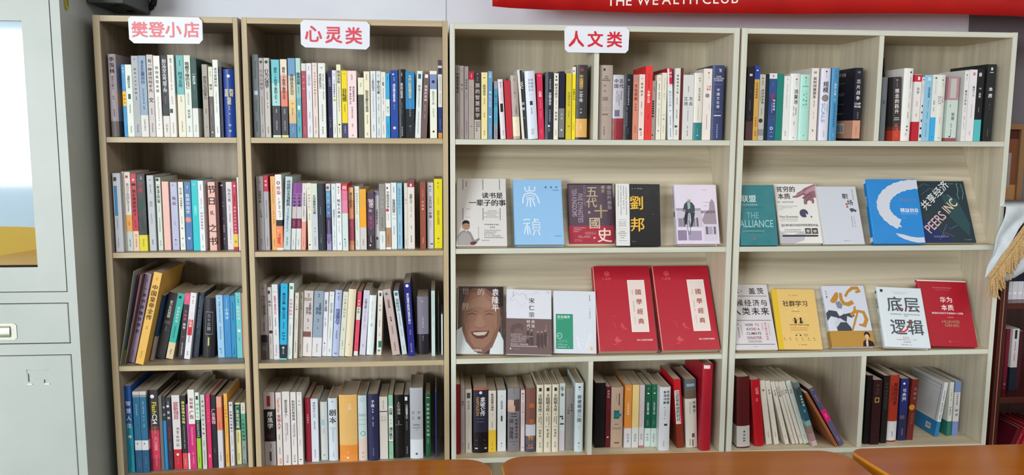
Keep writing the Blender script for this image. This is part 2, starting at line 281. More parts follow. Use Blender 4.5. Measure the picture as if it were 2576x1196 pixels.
 [0.3278,0.0534,0.0177,0.2097,0,0.146,'352e3a','!.35,.05,.4,.02/e8e4e8','少年@.28-.38/8a8490/.4','!.5,.54,.06,.02/aaa','~@.63-.75/e8e4e8','o.5,.84,.2/ddd','~@.86-.95/889'],
 [0.3469,0.0524,0.0176,0.2097,0,0.146,'e3e1e6','为人三会@.1-.29/2a282e/.5','~@.34-.45/99a','~@.46-.6/556','~@.68-.95/aab'],
 [0.3695,0.0337,0.0125,0.2113,0,0.146,'c02c44,.76:f0c848,.95:c02c44','o.6,.06,.5/fcc','~@.1-.17/f0c0c4','~@.2-.33/401018','漫画人间好好说话@.35-.75/f8e8ec/.4','心@.84-.9/222/.5'],
 [0.3855,0.0295,0.0046,0.2256,0,0.17,'ececf0','~@.1-.4/cc8']],
'B2': [
 [0.4422,0.0352,0.0205,0.2278,0,0.17,'a29c9c','~@.07-.11/555','过犹不及@.19-.36/262426/.4','~@.45-.52/444','~@.5-.58/444/.3/.1','o.5,.86,.2/555','~@.88-.95/667'],
 [0.4641,0.0343,0.0133,0.2298,0,0.17,'bc2444,.21:acabb3','弯道@.05-.15/f8e0e4/.5','~@.31-.43/556','~@.43-.58/667','~@.82-.96/445'],
 [0.4848,0.0332,0.014,0.228,0,0.17,'e8ae6c','~@.1-.38/c88030','~@.45-.65/a67030','~@.85-.95/855'],
 [0.4995,0.0323,0.0186,0.2336,0,0.17,'ebebe8,.6:2c2424,.68:f08c5c,.97:e6e6e2','传染@.15-.27/c23c3c/.62','o.5,.11,.55/4a3c3c','o.5,.11,.32/ebebe8','~@.3-.5/a99','~@.35-.57/888/.3/.15','o.3,.74,.3/f6c8a0','!.3,.87,.3,.08/e04838','~@.78-.94/903020'],
 [0.5396,0.0312,0.0205,0.2272,3.1,0.17,"c0d1d4","终结阿尔茨海默病@.05-.4/20333c/.5","~@.42-.6/678","^Alzheimer's@.53-.75/5a86b0/.35","~@.82-.95/345"],
 [0.5539,0.0356,0.0131,0.2074,3.2,0.146,'8a4c98,.15:9c6aac,.35:cac0be,.53:701c46,.68:d8dcdc','心的重建@.15-.36/2c1c34/.6','~@.56-.66/d8a8b8','~@.84-.95/889'],
 [0.5711,0.0347,0.015,0.2073,2.7,0.146,'84468e,.15:9c68a8,.35:ccc2c4,.53:761c46,.68:dadedc','心的重建@.15-.36/2c1c34/.6','~@.56-.66/d8a8b8','~@.84-.95/889'],
 [0.586,0.0285,0.0124,0.2069,2.4,0.146,'e0dedc,.57:e7a090','~@.03-.1/ccc','这不是你的错@.14-.34/4a4646/.45','~@.35-.5/222/.2/-.1','~@.4-.56/777','~@.82-.96/b86a60'],
 [0.5949,0.0275,0.0126,0.2078,0,0.146,'e8e2d2','~@.06-.1/887','我找对工作了@.16-.42/b0b0a8/.5','~@.45-.55/887','!.4,.92,.3,.02/222'],
 [0.6079,0.0266,0.0179,0.2064,0,0.146,'d2e3d0,.2:ccd6d0,.4:c8d0d5','生活需要仪式感@.17-.46/2b3540/.42','~@.66-.7/556','!.5,.72,.12,.012/222','~@.8-.95/889'],
 [0.6279,0.0257,0.0146,0.2059,0,0.146,'2f3541','~@.1-.3/445','~@.35-.47/99a','~@.76-.9/9aa'],
 [0.643,0.0251,0.0063,0.206,0,0.146,'12161c','~@.1-.5/223'],
 [0.6535,0.0191,0.0136,0.2063,0,0.146,'ccd0d8,.1:6a9cc0,.3:5a78a8,.5:4e4066,.75:7a70a0,.86:a49cc4','o.4,.06,.7/a04858','超级快递@.12-.48/b8d0e0/.45','~@.55-.8/c8c0e0','忆@.84-.92/222/.6'],
 [0.6702,0.0182,0.0129,0.2064,0,0.146,'dae4e6','~@.04-.1/889','~@.15-.3/bcd','女性成长@.38-.5/4a5a64/.4','~@.5-.65/778','~@.7-.95/99a'],
 [0.6844,0.0174,0.0151,0.2076,0,0.146,'e8edee','!.5,.06,.25,.02/355','~@.08-.16/777','陌生人效应@.23-.52/262a2c/.55','~@.56-.75/aab','!.6,.9,.2,.04/aab'],
 [0.7025,0.008,0.017,0.207,0,0.146,'d8304c,.1:e07898,.25:e088a8,.44:d4e2e2','凶@.02-.09/fff/.7','~@.12-.4/f0b0c4','~@.85-.95/778','!.4,.83,.2,.02/345'],
 [0.7213,0.0212,0.0147,0.1944,0,0.146,'ebb484,.2:dc8c68,.5:a44a5a,.85:c08060,.92:d89070','遇见未知的自己@.08-.33/3a2c2c/.5','~@.55-.62/c88'],
 [0.7389,0.0292,0.0142,0.1976,0,0.146,'e2e8de','~@.05-.08/445','做情绪的主人不生气@.1-.45/7aa89c/.35','~@.5-.7/9b9','~@.85-.95/998'],
 [0.7542,0.0282,0.0196,0.189,0,0.146,'e8ac40,.3:f0ac30,.63:d2cdcb','~@.82-.95/a88'],
 [0.7756,0.036,0.0222,0.1791,0,0.146,'544250,.15:5a4456,.4:744060,.62:504050,.75:3b3038','秘密@.12-.27/e8e0ec/.6/.12','读心@.12-.18/c8c0cc/.25/-.25','o.4,.32,.5/6c5868','心@.29-.35/e8e0ec/.4','~@.42-.65/b0a0b8','~@.75-.9/c8c8cc','o.4,.93,.25/ddd'],
 [0.799,0.0477,0.0129,0.1827,0,0.146,'8c88b0,.08:ccc8d0,.5:d0ccd0,.8:b8b4b8','自愈清查大全@.32-.58/3a363c/.5','!.5,.82,.4,.05/3c3848'],
 [0.8139,0.0287,0.018,0.205,0,0.146,'928f8a,.72:dfe7e7','正面管教@.1-.38/b0aeaa/.5','~@.5-.68/665','~@.78-.92/99a'],
 [0.8326,0.0332,0.0168,0.2064,0,0.146,'ecebe8,.67:b48c6a,.97:eee','不抱怨的世界@.12-.38/5a5a58/.5','o.4,.405,.6/c04860','~@.45-.58/99a','!.4,.07,.25,.03/333','~@.78-.93/654'],
 [0.8506,0.0359,0.0166,0.2082,0,0.146,'dfe9ea','~@.06-.16/567','思维的囚徒@.25-.45/16282c/.52','!.5,.48,.5,.005/555','!.5,.54,.5,.005/555','~@.65-.8/567'],
 [0.8684,0.0404,0.0154,0.2067,0,0.146,'95c6df','~@.06-.5/5f9ab8','给自己的时间@.08-.4/6aa6c4/.5','~@.6-.75/7ab','~@.78-.95/678'],
 [0.8907,0.043,0.01,0.2066,0,0.146,'d8d5cc','老子@.23-.33/888/.5','~@.85-.96/666'],
 [0.9014,0.0385,0.0212,0.2135,0,0.146,'98404c,.09:e2dcd4','!.5,.06,.25,.04/f0e0e0','低龄人父@.19-.33/5a5450/.42','~@.35-.55/aaa','~@.65-.73/998','中华书局@.8-.9/443/.2'],
 [0.9402,0.0276,0.0174,0.2087,0,0.146,'96513f','~@.1-.22/d8a898','论创意@.26-.42/ecc8b8/.35','~@.45-.52/b87868','~@.82-.92/e8c0b0'],
 [0.9624,0.0445,0.0193,0.2084,0,0.146,'cdcdd5','o.5,.06,.25/555','~@.09-.16/667','人生只有一件事@.2-.54/24262c/.45','~@.58-.68/aab','!.7,.93,.4,.02/556'],
 [0.9837,0.0488,0.0256,0.2194,0,0.17,'f2e422','o.5,.06,.2/c07030','~@.09-.16/b89a20','~@.27-.4/c8a820','给孩子的演讲@.45-.66/94861c/.28','!.5,.86,.2,.02/556','~@.9-.94/a89820']],
'A3': [
 [0.0215,0.008,0.0006,0.2988,10.8,0.22,'b2b4a8'],
 [0.024,0.0306,0.002,0.2844,12.0,0.21,'34508c,.6:3c6c8c,.85:b8c060'],
 [0.0276,0.0356,0.0031,0.2839,12.4,0.21,'d0485c,.55:e0a040,.8:c8c058'],
 [0.0362,0.0106,0.0025,0.2872,12.9,0.21,'5a4c48'],
 [0.055,0.0341,0.0179,0.2863,13.1,0.22,'9482a0,.9:8a7890','一本书读懂世界史@.14-.68/1a1418/.62','~@.06-.1/4a3a50','~@.86-.92/554'],
 [0.0894,0.0108,0.0236,0.2931,13.7,0.22,'e8b658','中国皇帝全传@.13-.52/2a1c0c/.66','~@.05-.1/c89840','~@.58-.62/a80','~@.85-.93/b8903c'],
 [0.1036,0.0567,0.0084,0.2122,12.6,0.146,'2a4470,.63:a8a4a2','~@.3-.6/4a6a9a','~@.78-.9/777'],
 [0.1335,0.0717,0.0286,0.2161,13.7,0.17,'252324','青少年的救赎@.12-.38/e8e8e8/.36','!.5,.45,.6,.05/6a5a5c','~@.5-.6/99a','~@.85-.95/556'],
 [0.1594,0.0695,0.0208,0.2136,12.6,0.146,'30acA0,.75:d8c8a0','!.4,.06,.4,.04/12344a','说话的艺术@.2-.45/e0f4ec/.36','~@.5-.7/1a7a74','~@.85-.95/776'],
 [0.1929,0.067,0.0166,0.213,8.3,0.146,'dc5480,.17:302830','~@.04-.12/f8c0d0','多维度@.25-.42/d85a80/.5','思考@.45-.55/e8e0e4/.5','!.5,.66,.5,.005/d85a80','~@.75-.95/eee'],
 [0.2127,0.0657,0.0175,0.2138,8.0,0.146,'e2e3e9','o.5,.06,.2/b03040','~@.1-.17/a77','[.5,.52,.8,.24/c83440','超级好故事@.29-.52/f8e4e4/.5','~@.55-.75/901820','~@.88-.95/556'],
 [0.2343,0.0806,0.0171,0.2118,7.4,0.146,'1e2c3e','~@.05-.55/8899a8/.25/-.15','~@.1-.7/6a7a8c/.25/.15','~@.7-.95/556'],
 [0.2843,0.0778,0.0368,0.1929,3.6,0.146,'26262c','h','[.5,.42,.62,.38/8a8a90','[.5,.42,.58,.36/26262c','三十三国@.26-.55/a8a8ac/.28','!.5,.73,.12,.14/c8c870'],
 [0.2964,0.0805,0.02,0.2019,0,0.146,'9ac8e6','~@.03-.05/567','~@.1-.18/556','~@.2-.45/789','~@.5-.73/668','!.4,.86,.2,.015/234','~@.88-.95/678'],
 [0.318,0.0823,0.0197,0.2013,0,0.146,'3c8ecc','~@.04-.3/b8dcf0','心理学@.2-.4/d0e8f8/.5','~@.4-.6/7ab8e0','~@.8-.95/6aa8d8'],
 [0.3394,0.081,0.0148,0.1992,0,0.146,'2e90c0','~@.1-.4/1c5c8c','~@.85-.95/1c5c8c'],
 [0.3583,0.0708,0.0167,0.2112,0,0.146,'70ccd2','o.5,.06,.2/c05060','~@.09-.16/367','超级沟通@.2-.42/d8f4f4/.5','!.5,.58,.5,.04/eef0f4','~@.68-.75/4a9ca4'],
 [0.377,0.0699,0.004,0.2105,0,0.146,'e49480']],
'B3': [
 [0.4386,0.0436,0.0223,0.243,0,0.17,'a0948f,.68:524a4a','~@.05-.08/444','为什么是足球？@.15-.45/2a2628/.4/.12','~@.15-.42/655/.15/-.25','~@.5-.62/554','!.5,.72,.8,.1/1c1a1c','!.5,.85,.6,.06/6a6464'],
 [0.4617,0.0501,0.0123,0.231,0,0.17,'d3ccca','[.4,.07,.5,.045/222','教会@.18-.27/2c2c24/.6','~@.4-.55/444','o.6,.62,.9/332c30','~@.68-.8/555','~@.85-.95/998'],
 [0.477,0.044,0.0175,0.2411,0,0.17,'dddddf','!.5,.1,.95,.004/889','影响孩子最深的人生@.15-.4/d05070/.36','~@.44-.56/456','~@.6-.68/889','~@.8-.92/667','!.4,.94,.2,.01/333'],
 [0.517,0.0376,0.0209,0.2441,2.4,0.17,'25acd8,.8:1e2c38,.98:70d0d0','~@.04-.06/267','跳出头脑，融入生活@.12-.46/14303c/.42','~@.5-.6/14384a','~@.63-.75/14384a/.4','o.5,.84,.3/e8e4e0','~@.86-.95/bcd'],
 [0.5325,0.0461,0.015,0.244,3.0,0.17,'dce6e2','[.5,.06,.5,.04/4a8a5c','幸福的陷阱@.2-.43/e478a4/.55','!.5,.46,.95,.004/889','~@.54-.7/899','~@.85-.95/9aa'],
 [0.5468,0.0528,0.0113,0.2121,3.1,0.146,'d5d0c4','~@.05-.1/222','一个叫@.16-.27/665/.5','~@.4-.55/a98','~@.74-.92/544'],
 [0.5602,0.0687,0.0116,0.2107,2.7,0.146,'bbb4a9','~@.05-.1/222','一个叫@.16-.27/665/.5','~@.4-.55/a98','~@.8-.95/544'],
 [0.5894,0.0723,0.0287,0.2139,3.1,0.146,'cfc5c2,.71:e0dad6','~@.04-.1/222','古希腊文明@.18-.36/4a4648/.28/.18','的光芒@.25-.36/3a3638/.28/-.12','~@.42-.5/333','~@.55-.6/666','!.4,.13,.8,.05/a89690','!.4,.66,.9,.08/7a544c','~@.8-.95/888'],
 [0.6203,0.0681,0.0289,0.2136,3.5,0.146,'90a2b4,.71:dcdcde','~@.04-.1/222','古希腊文明@.18-.36/3c444e/.28/.18','的光芒@.25-.36/343c46/.28/-.12','~@.42-.5/333','~@.55-.6/456','~@.8-.95/888'],
 [0.6367,0.0735,0.0151,0.209,3.2,0.146,'e0e0ea','自卑与超越@.12-.3/4a4c5c/.5','~@.4-.55/556','!.5,.8,.2,.02/223','~@.83-.93/99a'],
 [0.6528,0.0704,0.0152,0.2108,3.8,0.146,'dde3de','~@.05-.07/889','自卑与超越@.17-.33/92a0a8/.5','~@.35-.45/9aa','~@.56-.75/aab','~@.88-.95/798'],
 [0.6758,0.063,0.0209,0.2167,4.2,0.17,'b3bfe3','h','o.5,.05,.25/b04878','~@.08-.16/667','怪诞脑科学@.28-.52/2c3c84/.55/.08','~@.28-.5/5a6ab0/.2/-.25','~@.6-.75/445','!.5,.95,.4,.01/334'],
 [0.6926,0.0676,0.016,0.2106,4.9,0.146,'d5d9ca','~@.06-.09/776','刀锋上的行走@.1-.4/b08a70/.42','~@.55-.62/998','~@.75-.87/887','!.5,.885,.95,.004/998'],
 [0.7182,0.0611,0.0235,0.2196,4.7,0.17,'e5d9bc','h','!.5,.82,.12,.02/a98'],
 [0.7352,0.0718,0.0126,0.2097,4.6,0.146,'dc506c,.24:ddd6ce,.44:dc506c,.93:e0e0d8','李白@.12-.22/f8d8dc/.5','帝国@.25-.34/776/.5','!.5,.82,.3,.015/a02040'],
 [0.7592,0.0784,0.0187,0.2123,4.8,0.146,'cfcfe1','少有人走@.13-.28/26242c/.5','~@.3-.5/99a','~@.52-.6/aab','~@.83-.88/667'],
 [0.7843,0.0768,0.0217,0.196,3.9,0.146,'e1eaea','h','~@.1-.4/889/.12','往事@.46-.52/9cc/.35'],
 [0.8102,0.0748,0.0151,0.2114,2.3,0.146,'e0dcd4','[.5,.06,.4,.05/333','无机@.2-.33/998/.45','~@.45-.6/887','~@.65-.72/888','!.7,.83,.7,.1/1f7a5c','[.5,.93,.5,.03/4a9a7c'],
 [0.847,0.0678,0.0237,0.2174,-7.4,0.17,'c2aea9','o.4,.07,.35/1c7480','大英帝国3000年@.15-.45/4a4046/.32','!.5,.47,.15,.03/222','~@.55-.7/766','~@.8-.95/544'],
 [0.878,0.0761,0.0148,0.2104,-7.1,0.146,'d1dce2','[.5,.05,.6,.05/3a8074','清醒地活@.12-.32/5c7c78/.62','~@.34-.55/345','~@.6-.72/889','~@.85-.95/99a'],
 [0.8993,0.0562,0.0201,0.2389,-3.3,0.19,'24267e','o.5,.04,.5/e8ecf4','曾仕强真正的执行是对它用心@.14-.56/e8ecf8/.44','~@.64-.72/bbc','~@.82-.96/ccd'],
 [0.9267,0.0751,0.0364,0.1904,0,0.146,'7d7988,.65:262028','h','o.45,.08,.2/9894a0','~@.35-.55/c8c4d0/.15','~@.67-.77/889'],
 [0.9727,0.0514,0.0114,0.2137,0,0.19,'c8ded9','~@.05-.4/a8c0bc','~@.5-.54/788'],
 [0.9932,0.0635,0.004,0.1751,0,0.19,'2a3038'],
 [1.004,0.0647,0.0048,0.1339,0,0.146,'dce8e4']],
'A4': [
 [0.0209,0.0314,0.0199,0.2805,0,0.2,'1b50a0,.3:1e64a0,.45:2290ac,.8:2498b0','智慧人生@.16-.5/e4e4e8/.72','!.5,.585,.5,.03/c8d0c8','~@.7-.95/1878a0'],
 [0.0468,0.0258,0.0198,0.2634,0,0.2,'c8c4c4,.04:8a8a8c,.07:206488,.6:d0d0d4,.72:1e5074','~@.15-.3/a8c8d8','~@.4-.44/b8c8d8','~@.4-.58/4a84a4','!.4,.64,.12,.02/333','~@.8-.95/5a88a8'],
 [0.0684,0.0241,0.0194,0.2641,0,0.2,'c8c4c4,.04:8a8a8c,.07:206488,.6:d0d0d4,.72:1e5074','~@.12-.36/a8c8d8','~@.4-.44/b8c8d8','~@.48-.58/4a84a4','!.4,.64,.12,.02/333','~@.8-.95/5a88a8'],
 [0.0881,0.0396,0.029,0.2631,0,0.2,'2b262b,.45:6a2438,.5:c43250,.85:a82c44','o.45,.08,.42/e8e4e8','^Flash@.15-.29/dccc30/.5/.12','^CS4@.3-.42/f0f0f0/.5/.12','入门与提高@.57-.75/e8a0ac/.45/.12','中文版@.45-.54/b87a60/.3/.1','~@.35-.6/d89080/.2/-.25','~@.8-.95/e89aa8/.15/.1'],
 [0.1185,0.0415,0.0095,0.2426,0,0.17,'6a6861'],
 [0.1285,0.0442,0.01,0.2406,0,0.17,'26282e,.33:1c7cbc','微商@.1-.3/b0b8b8/.7','~@.35-.9/6ab0dc'],
 [0.1402,0.0432,0.0144,0.2365,0,0.17,'28282e,.35:2c2230','~@.05-.1/ddd','!.4,.12,.5,.03/ddd','营销@.17-.32/d8d4d8/.55','~@.4-.6/b02820/.5','~@.62-.75/a08070','~@.85-.95/667'],
 [0.1574,0.045,0.0239,0.2431,0,0.17,'d6d2d2,.73:b82636','拔新领异@.09-.33/b4485a/.62','~@.42-.7/8a8888/.5/.1','o.5,.8,.35/f0d0d0','~@.84-.95/dc7078'],
 [0.1851,0.0432,0.0147,0.2411,0,0.17,'1e221f,.78:d04c52','微信营销大攻略@.07-.38/dce474/.6','~@.4-.6/b8b8b0','~@.6-.72/ddd','~@.85-.95/f8c0c0'],
 [0.2018,0.0423,0.0055,0.2122,0,0.146,'b43e90,.75:e0e0e0','~@.1-.7/e8a8d0'],
 [0.2079,0.0427,0.0194,0.2608,0,0.2,'e4e0da,.43:c82a70','如何做@.1-.24/84283c/.5','广告@.26-.37/841c34/.66','^HowtoAdvertise@.47-.7/f0a8c4/.3','~@.78-.95/f0b8cc'],
 [0.229,0.0456,0.0118,0.2501,0,0.2,'d4e6da,.36:2a3a34,.6:94c438','[.5,.07,.6,.05/2a3a3c','创意天下@.13-.35/4cb892/.7','~@.37-.6/c0c8c0/.6','~@.62-.7/b8e068','~@.85-.95/4a6a20'],
 [0.2467,0.0407,0.0123,0.2438,0,0.17,'c8cac2','营销企划完全攻略@.06-.55/5a5c5a/.5','~@.6-.7/444','~@.74-.95/556'],
 [0.2616,0.0445,0.0128,0.2431,0,0.17,'d22e64','~@.05-.1/f080a8','心态决定@.18-.38/f090b0/.35','[.5,.83,.35,.04/f090b0'],
 [0.2748,0.0491,0.0158,0.2399,0,0.17,'241f23','广告集锦@.19-.4/f0a8b8/.75','~@.5-.8/3a2a44','~@.72-.8/99a'],
 [0.294,0.0455,0.0154,0.2349,0,0.17,'e09c88,.15:dc7c60,.47:ccccd4','~@.35-.46/c04c30','~@.78-.92/556'],
 [0.3145,0.0548,0.0105,0.2416,0,0.17,'e8ae50','广告金句@.15-.34/b06818/.5','~@.38-.6/c08830','~@.82-.95/844'],
 [0.3286,0.0594,0.0113,0.2122,0,0.146,'d2d2d9','o.5,.05,.5/556','互联网力铁磁力@.13-.48/262428/.55','~@.52-.68/889','~@.74-.78/333','~@.82-.95/668'],
 [0.3436,0.0725,0.0156,0.2051,0,0.146,'e0d89c,.03:1c6054,.44:e0d89c','广告金句宝典@.05-.42/ece8c4/.7','~@.48-.65/554','~@.82-.95/776'],
 [0.3608,0.0764,0.0134,0.2033,0,0.146,'e2decf,.18:60a488,.6:8fa19d','广告语@.03-.13/887/.3','广告写作案例@.26-.64/143c2c/.6','~@.7-.78/465','~@.93-.99/222']],
'B4': [
 [0.4386,0.053,0.0337,0.243,0,0.17,'bbb1ae,.23:191414,.67:b0a8a6','[.45,.12,.32,.14/9c2830','厚黑学@.26-.5/f0ece8/.5/.05','!.5,.6,.5,.06/4a2024','~@.7-.77/222/.12/.05','!.5,.875,.2,.13/4a4848'],
 [0.4766,0.0507,0.017,0.2428,0,0.17,'ddd5d1','^TalentFinder@.07-.28/d8684c/.55','发现人才@.3-.51/a81c24/.66','~@.57-.66/444','~@.75-.86/555','[.6,.94,.4,.08/e0a098'],
 [0.4964,0.0511,0.0232,0.2451,0,0.17,'ddd7d5','朋友还是敌人？@.11-.36/4c4a4a/.36','~@.42-.6/444/.18/.12','~@.42-.7/99a/.18/-.1','[.55,.9,.25,.08/b8b0b0','!.5,.955,.25,.01/333'],
 [0.5223,0.0529,0.0171,0.2422,0,0.17,'e1dbd9','妈妈您们帮帮我@.11-.39/4c4648/.5','~@.42-.62/333/.25/.12','~@.45-.75/99a/.2/-.12','[.5,.9,.3,.08/b8b0b0','!.5,.955,.3,.01/333'],
 [0.5422,0.0529,0.0154,0.2417,0,0.17,'dfddd9','~@.02-.03/333','悦纳@.1-.2/aaa/.35','~@.25-.6/c0b8bc/.15/-.1','~@.65-.75/99a','!.5,.93,.4,.012/334'],
 [0.5649,0.0731,0.0153,0.2166,0,0.17,'961a2e','~@.05-.08/c86a70','中国通史@.25-.4/e09aa0/.4'],
 [0.5823,0.0737,0.0221,0.2121,0,0.146,'d8dce6','邮购美好人生@.05-.3/889098/.35','~@.35-.5/445','~@.8-.95/889'],
 [0.6092,0.0842,0.0231,0.1972,0,0.146,'cdd1cd','h','!.4,.35,.4,.1/9cc0cc','~@.45-.55/9aa','!.5,.91,.2,.02/499'],
 [0.6367,0.0767,0.0287,0.2108,0,0.146,'d2dee8','h','剧本@.17-.41/24262a/.72','!.5,.47,.5,.004/667','!.5,.49,.5,.004/667','~@.5-.7/9aa','~@.04-.08/446','~@.86-.95/9aa'],
 [0.673,0.0655,0.0574,0.2248,0,0.17,'ebb86c,.2:e8bc74,.74:e4b060,.755:ec9640,.76:e8923e,.9:e89848','h','女神@.13-.23/f4e0b0/.2/.1','~@.84-.9/f4d8b0/.08/-.02','o.45,.94,.12/f8ecc8'],
 [0.7327,0.0701,0.0279,0.2203,0,0.17,'cbdce0,.66:dfcdc1','h','o.5,.06,.45/8ab8b8','o.5,.06,.33/cbdce0','!.5,.37,.8,.004/778','!.5,.44,.8,.004/778','!.5,.3,.8,.04/b4bcc4','o.55,.58,.6/7ca894','o.55,.58,.42/cbdce0','~@.86-.89/444','~@.92-.95/888'],
 [0.7641,0.0675,0.0341,0.2241,0,0.17,'2f3054','h','子夜@.08-.2/eef0f8/.32','茅盾@.21-.28/ccd/.16','~@.33-.52/c0c4d4/.15','~@.8-.93/889/.15'],
 [0.8013,0.0789,0.0263,0.2119,0,0.146,'dad5ce','!.5,.235,.95,.015/4a4644','~@.06-.2/998/.2','受戒@.3-.4/bcb8b4/.3/-.2','大淖@.3-.4/bcb8b4/.3/.2'],
 [0.831,0.0771,0.014,0.2173,0,0.17,'92ccac,.17:dcecdf,.72:8a7c78,.73:94c4a4','边城@.2-.31/1c2426/.75','散记@.36-.46/b8c4bc/.4','湘行散记@.5-.69/1c2426/.75','~@.9-.92/222'],
 [0.8474,0.083,0.0324,0.2149,0,0.146,'181818','h','人生海海@.1-.31/b4b0ac/.32','麦家@.4-.46/aaa/.14','!.5,.47,.7,.006/99a'],
 [0.8814,0.0881,0.0163,0.2134,0,0.146,'221e21','[.4,.06,.5,.06/f0f0f0','三分钟看透人心@.15-.38/f4f4f4/.5','~@.4-.58/9a9a9a','~@.82-.95/c0c0c0'],
 [0.9003,0.0739,0.042,0.2403,0,0.17,'bdc0ca,.72:c8ccd4,.73:e0e8f0','h','正之@.31-.46/767a86/.22/-.25','午魔@.31-.46/767a86/.22/.2','~@.05-.1/ccd','!.5,.52,.5,.02/8a8e9a','!.5,.56,.6,.02/9a9eaa','~@.58-.6/889','o.5,.93,.2/889','!.5,.93,.08,.015/223'],
 [0.9508,0.0875,0.0169,0.2132,0,0.146,'22603f','h','!.5,.05,.6,.01/d8e8dc','可爱的骨头人生吧@.13-.68/d8e8dc/.5','~@.7-.8/b8d0c0'],
 [0.9829,0.0832,0.004,0.2211,0,0.189,'2a448f']],
'C1': [
 [1.0518,0.022,0.0125,0.224,0,0.17,'938885','~@.04-.08/333','中国哲学简史@.1-.38/3a3430/.7','~@.54-.64/555','~@.82-.95/666'],
 [1.0651,0.022,0.0121,0.2223,0,0.17,'a0958f','~@.06-.08/222','老子@.23-.35/5a504c/.6','~@.86-.97/665'],
 [1.0791,0.022,0.0116,0.2208,0,0.17,'9c9193','森林帝国@.17-.32/4a4240/.5','~@.35-.45/666','~@.74-.95/555'],
 [1.0919,0.022,0.0165,0.2053,0,0.146,'b42440,.12:aaa098','~@.03-.1/f0d8d8','小王子@.2-.38/c09080/.4','~@.4-.7/b0a098','~@.8-.83/222'],
 [1.1099,0.022,0.0185,0.2031,0,0.146,'3a2e30,.71:b8b2aa','~@.01-.04/ddd','~@.06-.14/99a','狼的智慧哲学@.15-.69/c4bcb8/.7','~@.73-.9/222/.3/-.15','~@.73-.84/222/.3/.2'],
 [1.1307,0.022,0.0188,0.2033,0,0.146,'eadda0','!.5,.08,.3,.015/776','欧阳修传@.18-.35/5c5234/.42','~@.38-.5/776','~@.6-.68/665','~@.87-.95/554'],
 [1.1512,0.022,0.0136,0.2072,0,0.146,'6498bf','清醒@.02-.1/b8d8e8/.6','!.5,.31,.4,.02/e8f0f4','远大前程@.35-.53/b8d0e8/.6','!.5,.67,.4,.02/e8f0f4','~@.77-.95/b8d8e8'],
 [1.1698,0.022,0.0115,0.1772,0,0.146,'9298a0,.13:4f90ae,.45:5aa4c0,.75:9494a0','美女@.2-.45/2a6a88/.5','~@.5-.7/3a7a98','~@.84-.95/667'],
 [1.1916,0.022,0.0154,0.183,-3.3,0.146,'e3dae2','h','o.5,.06,.25/544','~@.08-.17/444','~@.2-.38/c8b8c0','!.5,.475,.55,.14/15161a','o.5,.42,.3/15161a','~@.85-.95/777'],
 [1.21,0.022,0.0189,0.1791,-3.2,0.146,'be3040'],
 [1.2306,0.022,0.0219,0.1955,-3.2,0.146,'b0a19b,.65:ebe3c6,.955:b8a898','h','~@.06-.1/555','一代@.22-.3/444/.2','~@.35-.55/d8ccc8','~@.48-.62/333/.2/.1','!.5,.72,.5,.003/aa8','!.5,.88,.08,.01/333'],
 [1.2586,0.022,0.0154,0.2125,-4.7,0.146,'e4e5e0','!.72,.5,.56,.99/2a2c2a','^WU@.17-.27/e8e8e8/.5/.22','武曌@.45-.6/ddd/.5/.2','~@.68-.72/aaa/.3/.2'],
 [1.2768,0.022,0.0312,0.2088,-3.5,0.146,'d9e1f0','h','西南联大@.11-.3/8a929c/.23/.18','求学日记@.11-.3/8a929c/.23/-.12','!.5,.345,.5,.003/99a','!.5,.47,.28,.06/30343c','~@.53-.65/667/.15','~@.84-.95/9aa/.3'],
 [1.3103,0.022,0.017,0.2035,-2.5,0.146,'d42e54','!.5,.04,.5,.02/e87090','心态@.27-.36/fff/.55','~@.4-.55/e8a0b4','~@.57-.7/e8a0b4','~@.85-.96/e890a8'],
 [1.3291,0.022,0.0248,0.2067,0,0.146,'2e3440','h','~@.1-.28/c0c4cc/.2/.1','中国文学史@.3-.49/f0f2f4/.32/.1','~@.55-.76/b8bcc8/.2/.1','o.5,.8,.28/dde','~@.83-.9/aab'],
 [1.3562,0.022,0.0138,0.2029,0,0.146,'eae6d8','!.5,.05,.3,.03/444','o.5,.1,.5/6a5c54','树木与房子@.15-.38/3a3834/.6','~@.39-.54/554','张克群@.57-.72/444/.5','~@.85-.95/998'],
 [1.3725,0.022,0.0169,0.2089,0,0.146,'1e1e3a,.54:7a7c7c,.97:222224','往事@.6-.72/c0c4c0/.4','o.5,.86,.35/d8dcd8'],
 [1.3944,0.022,0.0171,0.2043,0,0.146,'d4c238','幸福的方法@.28-.5/9c9444/.45','~@.57-.68/8c8440','!.5,.8,.35,.015/887820'],
 [1.4135,0.022,0.0101,0.2235,0,0.17,'ece6d6,.1:f4e224','o.4,.06,.5/8860a0','幸福的方法@.3-.46/3a3410/.6','~@.48-.68/b0a040','~@.76-.88/554'],
 [1.4249,0.022,0.0366,0.2297,0,0.17,'3c3b3d,.72:deae60,.97:2a2024','h','[.5,.065,.25,.04/a83048','中国儒学@.13-.33/e4bc64/.34/-.05','三千年@.35-.5/ece8e0/.34/-.05','马勇@.57-.66/dcdcdc/.14/-.05','~@.78-.89/f8f0e0/.14/-.05']],
'C1b': [
 [1.4991,0.022,0.0414,0.2299,0,0.17,'b0a298','h','[.35,.06,.14,.03/222','=The|Great|Enterprise@.15/3a3430/.11','洪业@.24-.38/5a5048/.14/-.1','!.45,.45,.4,.05/8a7c70','!.4,.57,.5,.003/665','!.4,.6,.5,.003/665','!.45,.66,.45,.02/8a6848','~@.82-.95/444/.12/-.1'],
 [1.5422,0.022,0.0344,0.2007,0,0.146,'bfbdc7,.67:943038,.72:8c2c34','h','中国@.06-.21/20222a/.36/-.22','古代@.06-.21/20222a/.36/.25','^ANTIQUE@.24-.42/9a98a8/.22/-.12','~@.24-.4/5a5c68/.15/.25','~@.3-.5/778/.15/.05','!.4,.59,.45,.1/6a6c80'],
